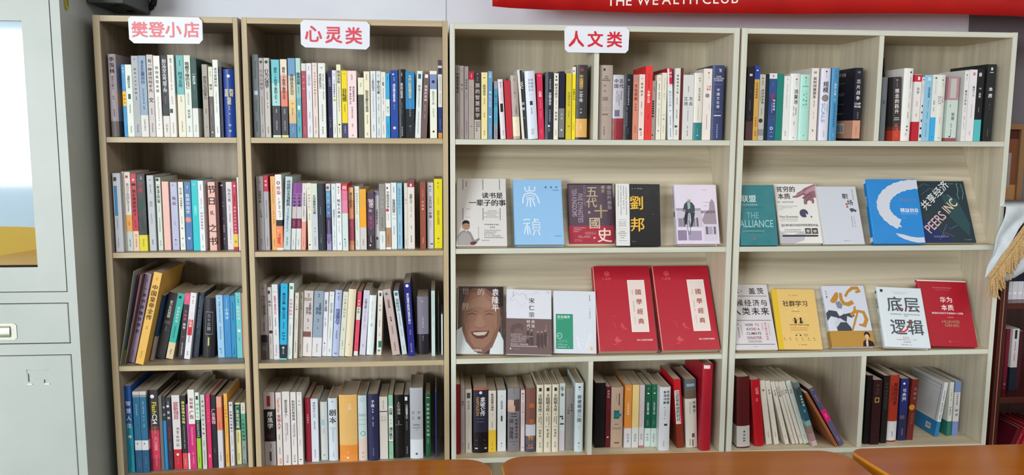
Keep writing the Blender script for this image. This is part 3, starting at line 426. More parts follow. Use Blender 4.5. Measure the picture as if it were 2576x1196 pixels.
 [1.5774,0.022,0.0273,0.2028,0,0.146,'1f2028','h','~@.07-.12/aab/.25','~@.17-.48/b8bcc8/.2','~@.5-.8/8a8c98/.15/-.15','~@.82-.92/778/.12'],
 [1.6059,0.022,0.0169,0.2014,0,0.146,'d48c74','!.5,.06,.8,.1/b88888','文化苦旅@.14-.4/5c2020/.6','余秋雨@.43-.56/8c4838/.3','~@.78-.9/744'],
 [1.6243,0.022,0.0182,0.2028,0,0.146,'ecd8d0','!.5,.065,.25,.02/aaa','哲学起步@.12-.34/444/.4','~@.41-.53/444/.2','~@.57-.62/a88','[.4,.84,.4,.03/555','~@.87-.95/555'],
 [1.6442,0.022,0.0218,0.2287,0,0.17,'e43a3a','~@.1-.3/903030/.15','文章之治@.33-.5/fff/.36','~@.65-.72/601818/.12','~@.82-.92/c83030/.12'],
 [1.6668,0.022,0.0115,0.1836,0,0.146,'a4948c','~@.1-.2/222','o.3,.35,.55/1c1818','o.3,.39,.55/1c1818','o.3,.43,.55/1c1818','o.3,.47,.55/1c1818','o.3,.51,.55/1c1818','o.3,.55,.55/1c1818','o.3,.6,.55/1c1818','o.3,.92,.4/2a1818'],
 [1.6809,0.022,0.0151,0.2015,0,0.146,'e6e5d8','~@.04-.07/444','!.5,.08,.7,.003/665','~@.13-.4/445544/.3','~@.43-.48/99a','~@.5-.8/998','o.5,.86,.25/333'],
 [1.6973,0.022,0.0149,0.2085,0,0.146,'e5e2ce','~@.08-.28/887/.15','局外人@.3-.4/b0a890/.3','刀锋@.6-.72/a89c80/.4','~@.78-.9/bba'],
 [1.7213,0.022,0.0159,0.2228,-2.4,0.17,'c42444,.22:e2c8b8,.24:dfe6ea','!.2,.12,.4,.23/e8e0e4','曲线@.04-.14/f8e8e8/.4/.15','知识大迁移@.31-.54/98a0ac/.5','~@.58-.62/222/.3','~@.66-.8/667','~@.83-.97/445'],
 [1.738,0.022,0.0173,0.2229,0,0.17,'e0e0dc','梁漱溟讲义录@.08-.36/444/.38','~@.4-.52/888','~@.55-.7/444','[.4,.81,.5,.03/555','~@.85-.95/333'],
 [1.7558,0.022,0.0085,0.2231,0,0.17,'602422'],
 [1.7649,0.022,0.0346,0.2031,0,0.146,'d6d8d6','江河@.33-.48/20221f/.32/-.22','万古@.33-.48/20221f/.32/.25','~@.17-.27/444/.1','~@.5-.72/777/.1','~@.78-.95/556/.12'],
 [1.801,0.022,0.028,0.2096,0,0.146,'e1ded5,.74:308084','h','~@.07-.15/554/.2/.1','哲学的慰藉@.22-.42/92908a/.25/.1','~@.46-.72/998/.12','~@.82-.9/9cc/.08','o.5,.93,.12/eff'],
 [1.8303,0.022,0.0267,0.223,0,0.17,'e8e1da','o.6,.06,.2/c83848','~@.09-.15/c06060/.08/.1','人简@.23-.31/c44858/.24/0','类史@.23-.31/c44858/.24/.28','o.5,.375,.5/8a8a88','~@.47-.58/aaa/.1/.25','~@.62-.85/777/.12'],
 [1.8594,0.022,0.038,0.2337,0,0.17,'3a446c','h','~@.04-.06/dde/.3/.1','=OVER|20_MILLION|STREAMS@.15/dcdcec/.13','!.5,.255,.6,.003/8890b0','中国文化课@.3-.58/dcdcec/.24','!.5,.62,.6,.003/8890b0','!.5,.67,.6,.015/c8cce0','余秋雨著@.78-.9/b8c0dc/.12','作家出版@.9-.97/b8c0dc/.1']],
'D1': [
 [1.9713,0.022,0.023,0.2301,0,0.17,'1f1a20,.74:4e3638','[.5,.11,.4,.03/c8c8c8','~@.3-.4/445','~@.45-.6/99a/.12','~@.65-.72/667/.12'],
 [1.9956,0.022,0.0155,0.2334,0,0.17,'24409c,.18:d0a250','!.5,.06,.4,.015/dde','走出思维陷阱@.22-.44/6e4c1c/.42','~@.66-.95/664018/.35'],
 [2.0126,0.022,0.0181,0.2071,0,0.146,'bab8b0,.83:8c8c8c,.93:b8b4b0','o.5,.06,.25/333','~@.09-.17/443','贫穷的本质@.22-.45/26242a/.4/.1','~@.24-.44/333/.15/-.25','~@.5-.63/776','o.4,.7,.75/3a3836'],
 [2.0315,0.022,0.011,0.2086,0,0.146,'12222a'],
 [2.0436,0.022,0.0247,0.2107,0,0.146,'dcdce0,.08:30508c,.35:2c4478,.62:3a4c70,.68:345084','o.5,.04,.2/c03050','~@.12-.2/8aa0c8/.1','!.5,.34,.4,.08/8c3848','创业维艰@.38-.56/eef0f4/.26/.22','~@.38-.6/a8b8d8/.18/-.05','o.5,.82,.4/dde4f0','o.5,.82,.24/345084','!.5,.88,.4,.004/dde','!.5,.94,.4,.004/dde'],
 [2.0691,0.022,0.0211,0.2095,0,0.146,'1d8073'],
 [2.092,0.022,0.0211,0.203,0,0.146,'e3e5e3','~@.04-.08/aaa/.25','~@.12-.5/8a8e90/.12','~@.85-.96/999'],
 [2.1139,0.022,0.0312,0.2107,0,0.146,'e3e7e4','h','o.6,.085,.18/a04848','~@.11-.18/555/.08/.1','流量池@.23-.46/3a3a3a/.42/.1','~@.48-.65/555/.12/-.1','~@.5-.62/555/.18/.15','~@.71-.77/444/.12','!.5,.955,.12,.01/667'],
 [2.1466,0.022,0.0326,0.2086,0,0.146,'addfd3','h','o.5,.05,.18/c06868','~@.08-.16/567/.08','!.5,.18,.6,.02/70b8a4','!.5,.255,.7,.002/50a08c','人人都是@.26-.48/4aa894/.18/.12','创新者@.27-.5/3a9884/.16/-.14','!.5,.5,.7,.002/50a08c','~@.91-.94/677'],
 [2.1811,0.022,0.0239,0.2285,0,0.17,'e5dfd9','!.5,.06,.4,.03/999','和时间做朋友@.12-.42/26221f/.42','~@.44-.55/443/.2','~@.6-.7/777/.12','!.5,.86,.18,.03/887'],
 [2.2145,0.022,0.0306,0.2285,0,0.17,'dbdbea','h','o.5,.045,.18/445','~@.07-.14/667/.08','规模@.18-.34/20222c/.55','o.5,.41,.7/4c484c','o.5,.41,.62/8a8480','^SCALE@.48-.75/7aa8cc/.4/-.15','~@.5-.62/889/.12/.25','~@.86-.95/667/.1'],
 [2.2496,0.022,0.0234,0.2302,0,0.17,'4c90bc','h','o.5,.05,.2/4a70a0','~@.08-.14/30587c/.1','百岁人生@.21-.38/f0f4f8/.32','=LIFE@.435/b8dcf0/.16','~@.48-.85/1e4c78/.3','~@.9-.95/d0e8f4/.1'],
 [2.3253,0.022,0.0249,0.2312,0,0.17,'1f1f2c,.72:cc9a80,.97:202028','[.5,.06,.4,.03/667','芯片战争@.15-.45/dcdce4/.5','=CHIP|WAR@.49/f4f4f4/.3','~@.6-.7/99a/.2/.1','~@.8-.93/85543c/.12','CW']],
'D1b': [
 [2.4882,0.12,0.004,0.2728,-3.9,0.14,'14161a'],
 [2.4166,0.022,0.0178,0.2029,0,0.146,'646c70','o.5,.04,.2/c05050','~@.1-.3/889','长尾@.36-.42/3a4448/.4','~@.5-.75/8a9298/.15','~@.92-.95/557'],
 [2.4619,0.022,0.0265,0.2039,-2.6,0.146,'3e3a3a,.78:7a3c30,.84:c44434','o.5,.05,.18/c8c0c0','!.5,.12,.03,.08/c8c0c0','观念的跃升@.18-.58/f0ecec/.5','!.5,.64,.6,.012/c8c0c0','!.5,.67,.7,.012/c8c0c0','~@.72-.95/c87060/.5'],
 [2.4903,0.022,0.0306,0.232,0,0.17,'e9ebe7','h','o.7,.055,.2/333','~@.1-.28/445/.12/.2','~@.32-.42/99a/.1/.2','~@.47-.55/776/.12/.15','~@.6-.7/556/.15/.1','[.6,.8,.16,.02/445','o.6,.85,.2/667','~@.88-.95/889'],
 [2.5255,0.022,0.0231,0.2129,0,0.146,'dfdcda,.005:c82c42,.11:e6e4e2,.71:b82838','[.6,.06,.3,.05/f8e0e0','洁学@.19-.3/556/.38/.05','~@.4-.5/99a','~@.58-.65/888'],
 [2.5502,0.022,0.0087,0.2043,0,0.146,'dcd8d8','o.6,.04,.5/802c3c','~@.12-.25/556','!.7,.45,.4,.03/1a1a1e','!.7,.55,.4,.03/1a1a1e','!.7,.68,.4,.04/1a1a1e','!.6,.8,.6,.03/1a1a1e','!.6,.92,.7,.05/1a1a1e'],
 [2.5593,0.022,0.0258,0.2112,0,0.146,'90c4e0','[.6,.06,.35,.05/c8e4f4','水平思考@.18-.35/2a5484/.34/.15','~@.38-.5/68a/.12/.15','~@.55-.68/2a5484/.12/.1','~@.72-.95/386898/.1/.05'],
 [2.5865,0.022,0.0177,0.2123,0,0.146,'dfe4e0,.64:3cacE4','o.6,.05,.35/555','~@.09-.3/999/.12/.1','~@.38-.48/777/.4','~@.49-.55/777/.3','~@.93-.96/225'],
 [2.6052,0.022,0.0265,0.2125,0,0.146,'dde1d9','h','o.6,.08,.18/555','~@.11-.18/555/.08/.15','三只眼@.32-.42/b08888/.2/.2','孩子的@.32-.45/667/.18/-.05','如何设计@.31-.45/667/.18/-.28','~@.62-.74/889/.12','!.5,.95,.25,.008/555'],
 [2.6402,0.022,0.0364,0.2066,0,0.146,'b08890,.01:b48c94,.36:c8d8d0,.95:985460','[.5,.18,.55,.3/c0c0b8','~@.43-.5/556/.12/-.2','智慧@.55-.68/5a6a6a/.28/.1','~@.72-.95/4a5a5a/.12','o.4,.93,.14/223'],
 [2.6943,0.022,0.0148,0.2261,0,0.17,'e2e4e2','o.5,.06,.3/555','~@.08-.15/444/.12','常识工作法@.27-.49/33383a/.52','~@.5-.6/99a','~@.64-.7/556','~@.72-.83/aab','!.5,.94,.25,.01/9bb'],
 [2.7105,0.022,0.0255,0.2301,0,0.17,'e6e2e6','[.6,.06,.3,.04/c88080','概念@.23-.3/444/.28/.15','六会@.3-.38/667/.24/.15','~@.48-.7/99a/.12/.05','~@.86-.93/998'],
 [2.7374,0.022,0.0234,0.233,0,0.17,'1d1d22,.7:54bcc0','[.4,.08,.4,.05/c8c8c8','=AI@.27/e8e8ec/.26','未来@.33-.4/e8e8ec/.32','~@.53-.6/bbb/.15'],
 [2.7699,0.022,0.0303,0.2477,0,0.2,'252729','[.5,.06,.2,.035/e8e8e8','!.5,.105,.4,.01/c8c8c8','本质@.28-.45/f8f8f8/.42','~@.51-.55/99a/.1','~@.56-.6/8a7a78/.1','~@.84-.95/888/.12']],
'C4': [
 [1.0507,0.0396,0.013,0.2356,0,0.17,'861e2c'],
 [1.0657,0.05,0.0132,0.2266,0,0.17,'aea69e','~@.04-.05/111','格兰@.22-.3/655/.6','~@.5-.8/a88c88','~@.85-.95/655'],
 [1.0809,0.0486,0.0206,0.2156,0,0.146,'c2bcb2','[.5,.1,.55,.085/4a4642','呼兰河传@.18-.32/555/.32','~@.35-.6/998/.1','~@.84-.95/665'],
 [1.1067,0.0456,0.0471,0.2189,0,0.17,'c06850,.03:2c2a3c,.68:161216','h','o.5,.07,.22/dde','拿破仑传@.14-.43/eef0f4/.34/.15','^NAPOLEON@.14-.42/e0a868/.22/-.2','!.5,.47,.5,.004/99a','!.5,.52,.5,.004/99a','X.5,.84,.5/d83840','!.2,.93,.2,.02/ccc','!.85,.93,.15,.02/ccc'],
 [1.1561,0.0505,0.0248,0.2082,0,0.146,'e1d9cd,.64:e6c23a','~@.04-.08/222','枪炮病菌与钢铁@.05-.33/26221f/.3','~@.37-.42/b09090','~@.5-.62/333/.15','~@.84-.92/8a7020/.1','o.5,.95,.12/222'],
 [1.1859,0.0543,0.0276,0.2076,0,0.146,'e0e6ea','~@.08-.1/999','我的母亲@.17-.31/7a7c80/.3','~@.35-.5/aab/.1','!.5,.46,.2,.09/17181c','o.5,.87,.14/223','~@.9-.95/aab'],
 [1.2195,0.0475,0.0395,0.215,0,0.146,'908e94,.18:ccac9c,.21:d0b0a0,.37:827e84','h','!.5,.05,.03,.08/554','!.25,.25,.5,.14/d8baac','!.75,.27,.5,.19/5a4844','!.35,.32,.5,.1/d4b0a4','!.5,.4,.5,.012/333','!.5,.44,.5,.012/333','达·芬奇传@.48-.8/26242a/.34/-.2','列奥纳多自传@.48-.8/333/.22/.22','!.5,.84,.7,.008/555','~@.87-.92/555'],
 [1.2622,0.0507,0.0131,0.2079,0,0.146,'e2d5d6','o.5,.06,.4/555','~@.09-.17/777','司马迁之魂@.2-.38/888/.4','~@.4-.6/a99','!.5,.94,.3,.015/889'],
 [1.278,0.041,0.0321,0.2167,0,0.17,'845850,.57:cdd1dc,.75:605a66,.88:544e5c','h','南@.22-.32/e4842c/.5/.1','京@.47-.57/e4842c/.5/.1','传@.72-.83/eca44c/.55/.05','~@.86-.9/d88a3c/.5','!.5,.94,.7,.01/99a'],
 [1.3132,0.0348,0.0217,0.2289,0,0.17,'e6dfca','h','[.5,.07,.4,.05/3a3430','王阳明大传@.14-.4/26221e/.52','~@.42-.44/333','~@.46-.6/444/.2/.15','~@.47-.56/444/.2/-.15','!.5,.62,.55,.004/554','~@.65-.8/554/.4','!.5,.86,.12,.015/222','~@.88-.95/665'],
 [1.3375,0.0345,0.0235,0.2294,0,0.17,'e6dfca','h','[.5,.07,.4,.05/3a3430','王阳明大传@.14-.4/26221e/.52','~@.42-.44/333','~@.46-.6/444/.2/.15','~@.47-.56/444/.2/-.15','!.5,.62,.55,.004/554','~@.65-.8/554/.4','!.5,.86,.12,.015/222','~@.88-.95/665'],
 [1.3637,0.0349,0.0215,0.2293,0,0.17,'e6dfca','h','[.5,.07,.4,.05/3a3430','王阳明大传@.14-.4/26221e/.52','~@.42-.44/333','~@.46-.6/444/.2/.15','~@.47-.56/444/.2/-.15','!.5,.62,.55,.004/554','~@.65-.8/554/.4','!.5,.86,.12,.015/222','~@.88-.95/665'],
 [1.3884,0.0449,0.0186,0.2296,0,0.17,'cedada,.7:cec9d2','~@.04-.06/333/.7','~@.1-.11/333','~@.14-.16/333/.7','!.4,.49,.6,.02/333','!.5,.6,.7,.02/333','!.6,.52,.3,.03/444'],
 [1.409,0.0484,0.0294,0.2113,0,0.146,'928c88','h','~@.05-.08/666','一个故事@.25-.42/4a4846/.2/-.15','朝军营@.25-.38/4a4846/.2/.2','~@.85-.95/777/.1'],
 [1.4388,0.0306,0.0272,0.2338,0,0.17,'d6e6ec','h','!.5,.06,.25,.02/333','~@.08-.09/556','郭德纲讲三国@.17-.57/24485c/.46','~@.62-.68/99a/.12','o.5,.87,.16/345','~@.9-.95/9ab/.12']],
'C4b': [
 [1.5118,0.0622,0.0334,0.2228,0,0.17,'141014'],
 [1.5476,0.0618,0.0152,0.2093,0,0.146,'621a24','未央纪@.05-.19/c8a8a4/.5','~@.25-.4/8a4048','!.5,.83,.4,.02/e0c8c8'],
 [1.565,0.058,0.0402,0.2076,0,0.146,'c0a690','h','!.65,.2,.08,.2/4a3c34','!.4,.17,.06,.12/a88c78','!.45,.45,.45,.14/1f6c70','!.6,.46,.5,.05/2a7c80','!.45,.61,.35,.008/333','百年孤独@.5-.5/333/.1','!.5,.68,.7,.03/a08a78','!.5,.92,.4,.02/665048'],
 [1.6097,0.0552,0.0232,0.2161,0,0.17,'dd8e3e,.69:d9d9dd','~@.03-.1/f0c890/.5','人类的故事@.27-.48/f4d8b0/.35','~@.77-.92/99a/.4'],
 [1.6346,0.0534,0.0223,0.2161,0,0.17,'ecd08c,.68:dce0dc','~@.77-.92/99a/.4'],
 [1.6586,0.0518,0.0165,0.2161,0,0.17,'d0c2c6,.67:d9d9dd,.965:bc7884','~@.3-.42/e8e0e4/.3','~@.77-.9/889/.4'],
 [1.6785,0.0582,0.0208,0.2143,0,0.146,'236048,.3:1e5c4c,.7:d8e8e4','~@.05-.07/ccc','!.5,.14,.3,.02/e8f0ec','从历史看人物@.28-.48/e0f0ec/.35','~@.57-.66/9cc0b4/.25','~@.78-.93/9ab/.4'],
 [1.7004,0.0549,0.0174,0.2163,0,0.17,'257050,.3:226c50,.7:d8e8e4','~@.05-.07/ccc','!.5,.14,.3,.02/e8f0ec','从历史看人物@.28-.48/e0f0ec/.35','~@.57-.66/9cc0b4/.25','~@.78-.93/9ab/.4'],
 [1.7181,0.019,0.0359,0.2171,0,0.17,'dce0e6','h','新语详解@.05-.27/24262a/.25/-.05','世说别裁@.05-.27/24262a/.25/.25','o.45,.32,.08/222','~@.35-.47/889/.1','o.45,.49,.08/222','!.6,.59,.3,.03/333','~@.84-.95/888/.1/-.05'],
 [1.7873,0.0394,0.0235,0.2372,-4.9,0.17,'cc1a28,.66:843420','[.35,.405,.75,.49/e6e4e2','汉武帝和他的时代@.17-.62/262626/.55/-.08'],
 [1.8173,0.0373,0.0383,0.2343,-3.0,0.17,'62666a,.16:6c5c4c,.28:dcd8ce','h','!.5,.08,.7,.04/9aa6b0','宋徽宗@.31-.49/4c4846/.26/.28','~@.32-.5/998/.12/-.1','~@.32-.38/998/.1/.05','!.65,.82,.25,.06/7c4c54','!.6,.93,.1,.1/5a4c48','!.35,.92,.06,.1/88807c'],
 [1.8561,0.0086,0.0338,0.2956,0,0.2,'ac1a2e','h','!.4,.035,.6,.04/e8dcdc']],
'D4': [
 [1.9867,0.0215,0.0441,0.2449,-2.6,0.17,'541418,.69:c2beba,.985:541418','h','o.55,.77,.14/333','~@.8-.93/444/.2/.05'],
 [2.0529,0.033,0.0323,0.2307,-6.3,0.17,'b0121e','h','红岩@.12-.22/e8a8a8/.35/.1','~@.27-.35/e8a0a0/.2'],
 [2.0968,0.0449,0.0196,0.2257,-9.1,0.17,'d7d1c4','~@.13-.22/554/.5','~@.8-.9/998'],
 [2.1242,0.0429,0.0159,0.2262,-10.9,0.17,'dad6ca','~@.13-.22/554/.5','~@.8-.9/998'],
 [2.1612,0.0418,0.0139,0.2277,-15.9,0.17,'dcd5c8','~@.13-.24/554/.5','~@.38-.47/887/.15','~@.66-.7/b88','~@.85-.93/998'],
 [2.1862,0.0419,0.0105,0.2303,-18.2,0.17,'d7d1c4','三三又友@.08-.24/333/.8','~@.85-.93/998'],
 [2.2,0.0432,0.0091,0.2298,-18.5,0.17,'d9d3c6','~@.13-.22/554/.6','~@.66-.7/c88'],
 [2.2133,0.0422,0.0117,0.232,-19.3,0.17,'d9d3c6','~@.13-.22/554/.6','~@.66-.7/b99','~@.85-.93/998'],
 [2.2273,0.0409,0.0156,0.2329,-18.9,0.17,'d7dfd6','~@.13-.24/554/.5','~@.66-.7/b99','~@.85-.93/998'],
 [2.2452,0.015,0.0171,0.2357,-19.2,0.17,'5c7878,.08:2c4448,.35:245870,.6:78aca8,.68:8c7474,.8:a88488,.92:c8b4b4','!.3,.07,.3,.06/a04848','故事新编@.2-.38/d8e4e4/.4/.1','~@.42-.47/cdd/.3'],
 [2.3223,0.008,0.0087,0.2217,-31.7,0.17,'a4623a','~@.1-.3/5a3018','~@.8-.95/5a3018'],
 [2.3373,0.0121,0.0177,0.2327,-30.4,0.17,'584e6c,.38:e0207c,.58:605878','~@.02-.04/ccc/.3','~@.12-.26/a8a4b8/.25','~@.44-.52/f8b0d0/.3','~@.84-.93/c0c0d4/.25']],
'D4b': [
 [2.4288,0.0257,0.0189,0.24,0,0.17,'100c0e'],
 [2.448,0.0197,0.0309,0.2258,0,0.17,'301418','[.5,.31,.5,.08/b08c4c','[.5,.31,.3,.05/301418','~@.05-.25/554434/.4','o.4,.85,.15/602428'],
 [2.4896,0.0293,0.0208,0.2368,0,0.17,'1e1a1a','~@.1-.5/4a4444/.5'],
 [2.518,0.0391,0.0341,0.234,0,0.17,'a8341e,.69:d9d9dd,.98:943020','h','美国四百年@.11-.45/3c1410/.42/.1','~@.15-.4/501810/.15/-.25','~@.84-.93/333/.12'],
 [2.5626,0.0486,0.0272,0.2192,0,0.17,'283072,.58:2c2c50,.8:2c2c54','o.4,.08,.28/eef','以色列@.15-.36/f0f4fc/.42','~@.25-.38/a8b0d0/.15/-.25','!.4,.62,.6,.06/5c5468','~@.8-.93/ccd/.12'],
 [2.6174,0.0506,0.0227,0.2148,2.3,0.146,'702824,.6:6c2c28','法國帝@.12-.35/a87c74/.4/.1','o.35,.46,.9/c08c34','~@.55-.75/9c6c3c/.4'],
 [2.726,0.0763,0.0137,0.1943,7.0,0.196,'dce0e2,.73:2c80b8','~@.15-.7/70909c/.4','YB'],
 [2.7588,0.0798,0.0145,0.1928,0,0.192,'dadcd2,.73:307c6c','~@.1-.4/889/.3','~@.45-.62/3c8c9c/.5'],
 [2.7793,0.0815,0.0209,0.1941,0,0.191,'7c94c4,.2:d8d8dc,.74:7c94c8','~@.22-.45/667/.3','~@.5-.68/778/.6']]}
FACE = {'F1': ['F1', 1.0512, -0.0011, 1.1122, -1.31, 32.03, -0.31, 0.1592, 0.24, 0.014],
 'F2': ['F2', 1.2346, -0.0004, 1.1149, -0.67, 24.71, -0.0, 0.1559, 0.2184, 0.026],
 'F3': ['F3', 1.4148, 0.0473, 1.1095, -0.18, 15.7, -0.02, 0.1469, 0.1982, 0.02],
 'F4': ['F4', 1.5568, -0.0012, 1.1098, -1.12, 13.58, -0.67, 0.1433, 0.199, 0.018],
 'F5': ['F5', 1.7543, -0.0006, 1.1136, -0.65, 18.56, -0.02, 0.1385, 0.1953, 0.03],
 'F6': ['F6', 1.9615, -0.0028, 1.108, -1.07, 19.35, -0.0, 0.1239, 0.2011, 0.012],
 'F7': ['F7', 2.1006, 0.0112, 1.1115, -0.59, 24.75, -0.0, 0.1438, 0.2068, 0.018],
 'F8': ['F8', 2.2398, 0.0008, 1.1092, -0.6, 25.6, -0.0, 0.1383, 0.2016, 0.012],
 'F9': ['F9', 2.4057, -0.0038, 1.1116, -2.08, 22.22, -0.0, 0.1741, 0.2206, 0.02],
 'F10': ['F10', 2.588, 0.0098, 1.1105, -1.21, 26.1, -0.13, 0.177, 0.22, 0.014],
 'G1': ['G1', 1.0512, 0.0299, 0.7596, -1.08, 28.82, -1.29, 0.1517, 0.2276, 0.012],
 'G2': ['G2', 1.2084, 0.0032, 0.7641, -0.32, 26.38, -2.29, 0.1471, 0.2136, 0.018],
 'G3': ['G3', 1.3638, 0.021, 0.7588, -1.06, 21.73, -1.57, 0.14, 0.2043, 0.012],
 'H1': ['H1', 1.5084, -0.0009, 0.7673, -0.15, 31.66, -0.25, 0.1927, 0.2958, 0.03],
 'H2': ['H2', 1.7146, -0.0017, 0.7666, 0.41, 31.74, 0.09, 0.1932, 0.2951, 0.03],
 'I1': ['I1', 1.9615, 0.0084, 0.7615, 0.26, 33.38, -0.9, 0.1448, 0.2322, 0.016],
 'I2': ['I2', 2.1137, 0.0187, 0.7583, -0.3, 28.06, -1.21, 0.1492, 0.2077, 0.01],
 'I3': ['I3', 2.2964, 0.0194, 0.7611, -0.25, 29.1, -0.27, 0.1492, 0.215, 0.02],
 'I4': ['I4', 2.466, -0.0053, 0.767, -2.32, 29.97, -2.67, 0.1537, 0.2101, 0.02],
 'I5': ['I5', 2.6188, 0.0057, 0.7642, -1.56, 27.75, -2.22, 0.1742, 0.2317, 0.016]}
CH = sorted(set(c for rows in BOOKS.values() for r in rows for w_ in r[7:] for c in w_ if ord(c) > 0x2e80 or c == '·') | set('一不与世业东中为习书事五享人仁代传作候六共典出创制劉力助十华可史后和品因国國场坡坦堂复大奖子学學宋宗尔层崇崩帝平年底心成斯时是未本术来标民江治济浙爱版界的益盖盟目碳社祯穷类精經细经美群职联背苏茨获著袁裂说诺读贝质贫辈辑速逻邦长隆高'))
load_glyphs(CH, 0, 'b')
# ---------------------------------------------------------------- colour words for labels
import colorsys
def cname(h):
    h = h if len(h) == 6 else ''.join(c * 2 for c in h)
    r, g, b = [int(h[i:i + 2], 16) / 255 for i in (0, 2, 4)]; H, S, V = colorsys.rgb_to_hsv(r, g, b); H *= 360
    if V < .2 or (V < .27 and S < .35): return 'black'
    if S < .1: return 'white' if V > .84 else 'pale grey' if V > .7 else 'grey' if V > .38 else 'charcoal'
    if S < .2 and V > .78: return 'cream' if 20 < H < 75 else 'pale green' if 75 <= H < 175 else 'pale blue' if H < 250 and H >= 175 else 'pale pink'
    if S < .22: return 'taupe' if (H < 70 or H > 320) else 'grey'
    if H < 14 or H > 338: return ('dark red' if V < .5 else 'pink' if S < .62 and V > .6 else 'red')
    if H < 40: return 'brown' if V < .68 else 'salmon' if H < 20 and S < .5 else 'tan' if S < .42 else 'orange'
    if H < 68: return 'yellow' if S > .5 and V > .7 else 'cream' if V > .8 else 'olive'
    if H < 160: return 'dark green' if V < .45 else 'green'
    if H < 195: return 'dark teal' if V < .4 else 'teal' if V < .7 else 'turquoise'
    if H < 255: return 'navy' if V < .45 else 'light blue' if V > .66 and S < .5 else 'blue'
    if H < 300: return 'lilac' if V > .6 else 'purple'
    return 'magenta'
ORD = 'first second third fourth fifth sixth seventh eighth ninth tenth eleventh twelfth thirteenth fourteenth fifteenth sixteenth seventeenth eighteenth nineteenth twentieth twenty-first twenty-second twenty-third twenty-fourth twenty-fifth twenty-sixth twenty-seventh twenty-eighth twenty-ninth thirtieth'.split()
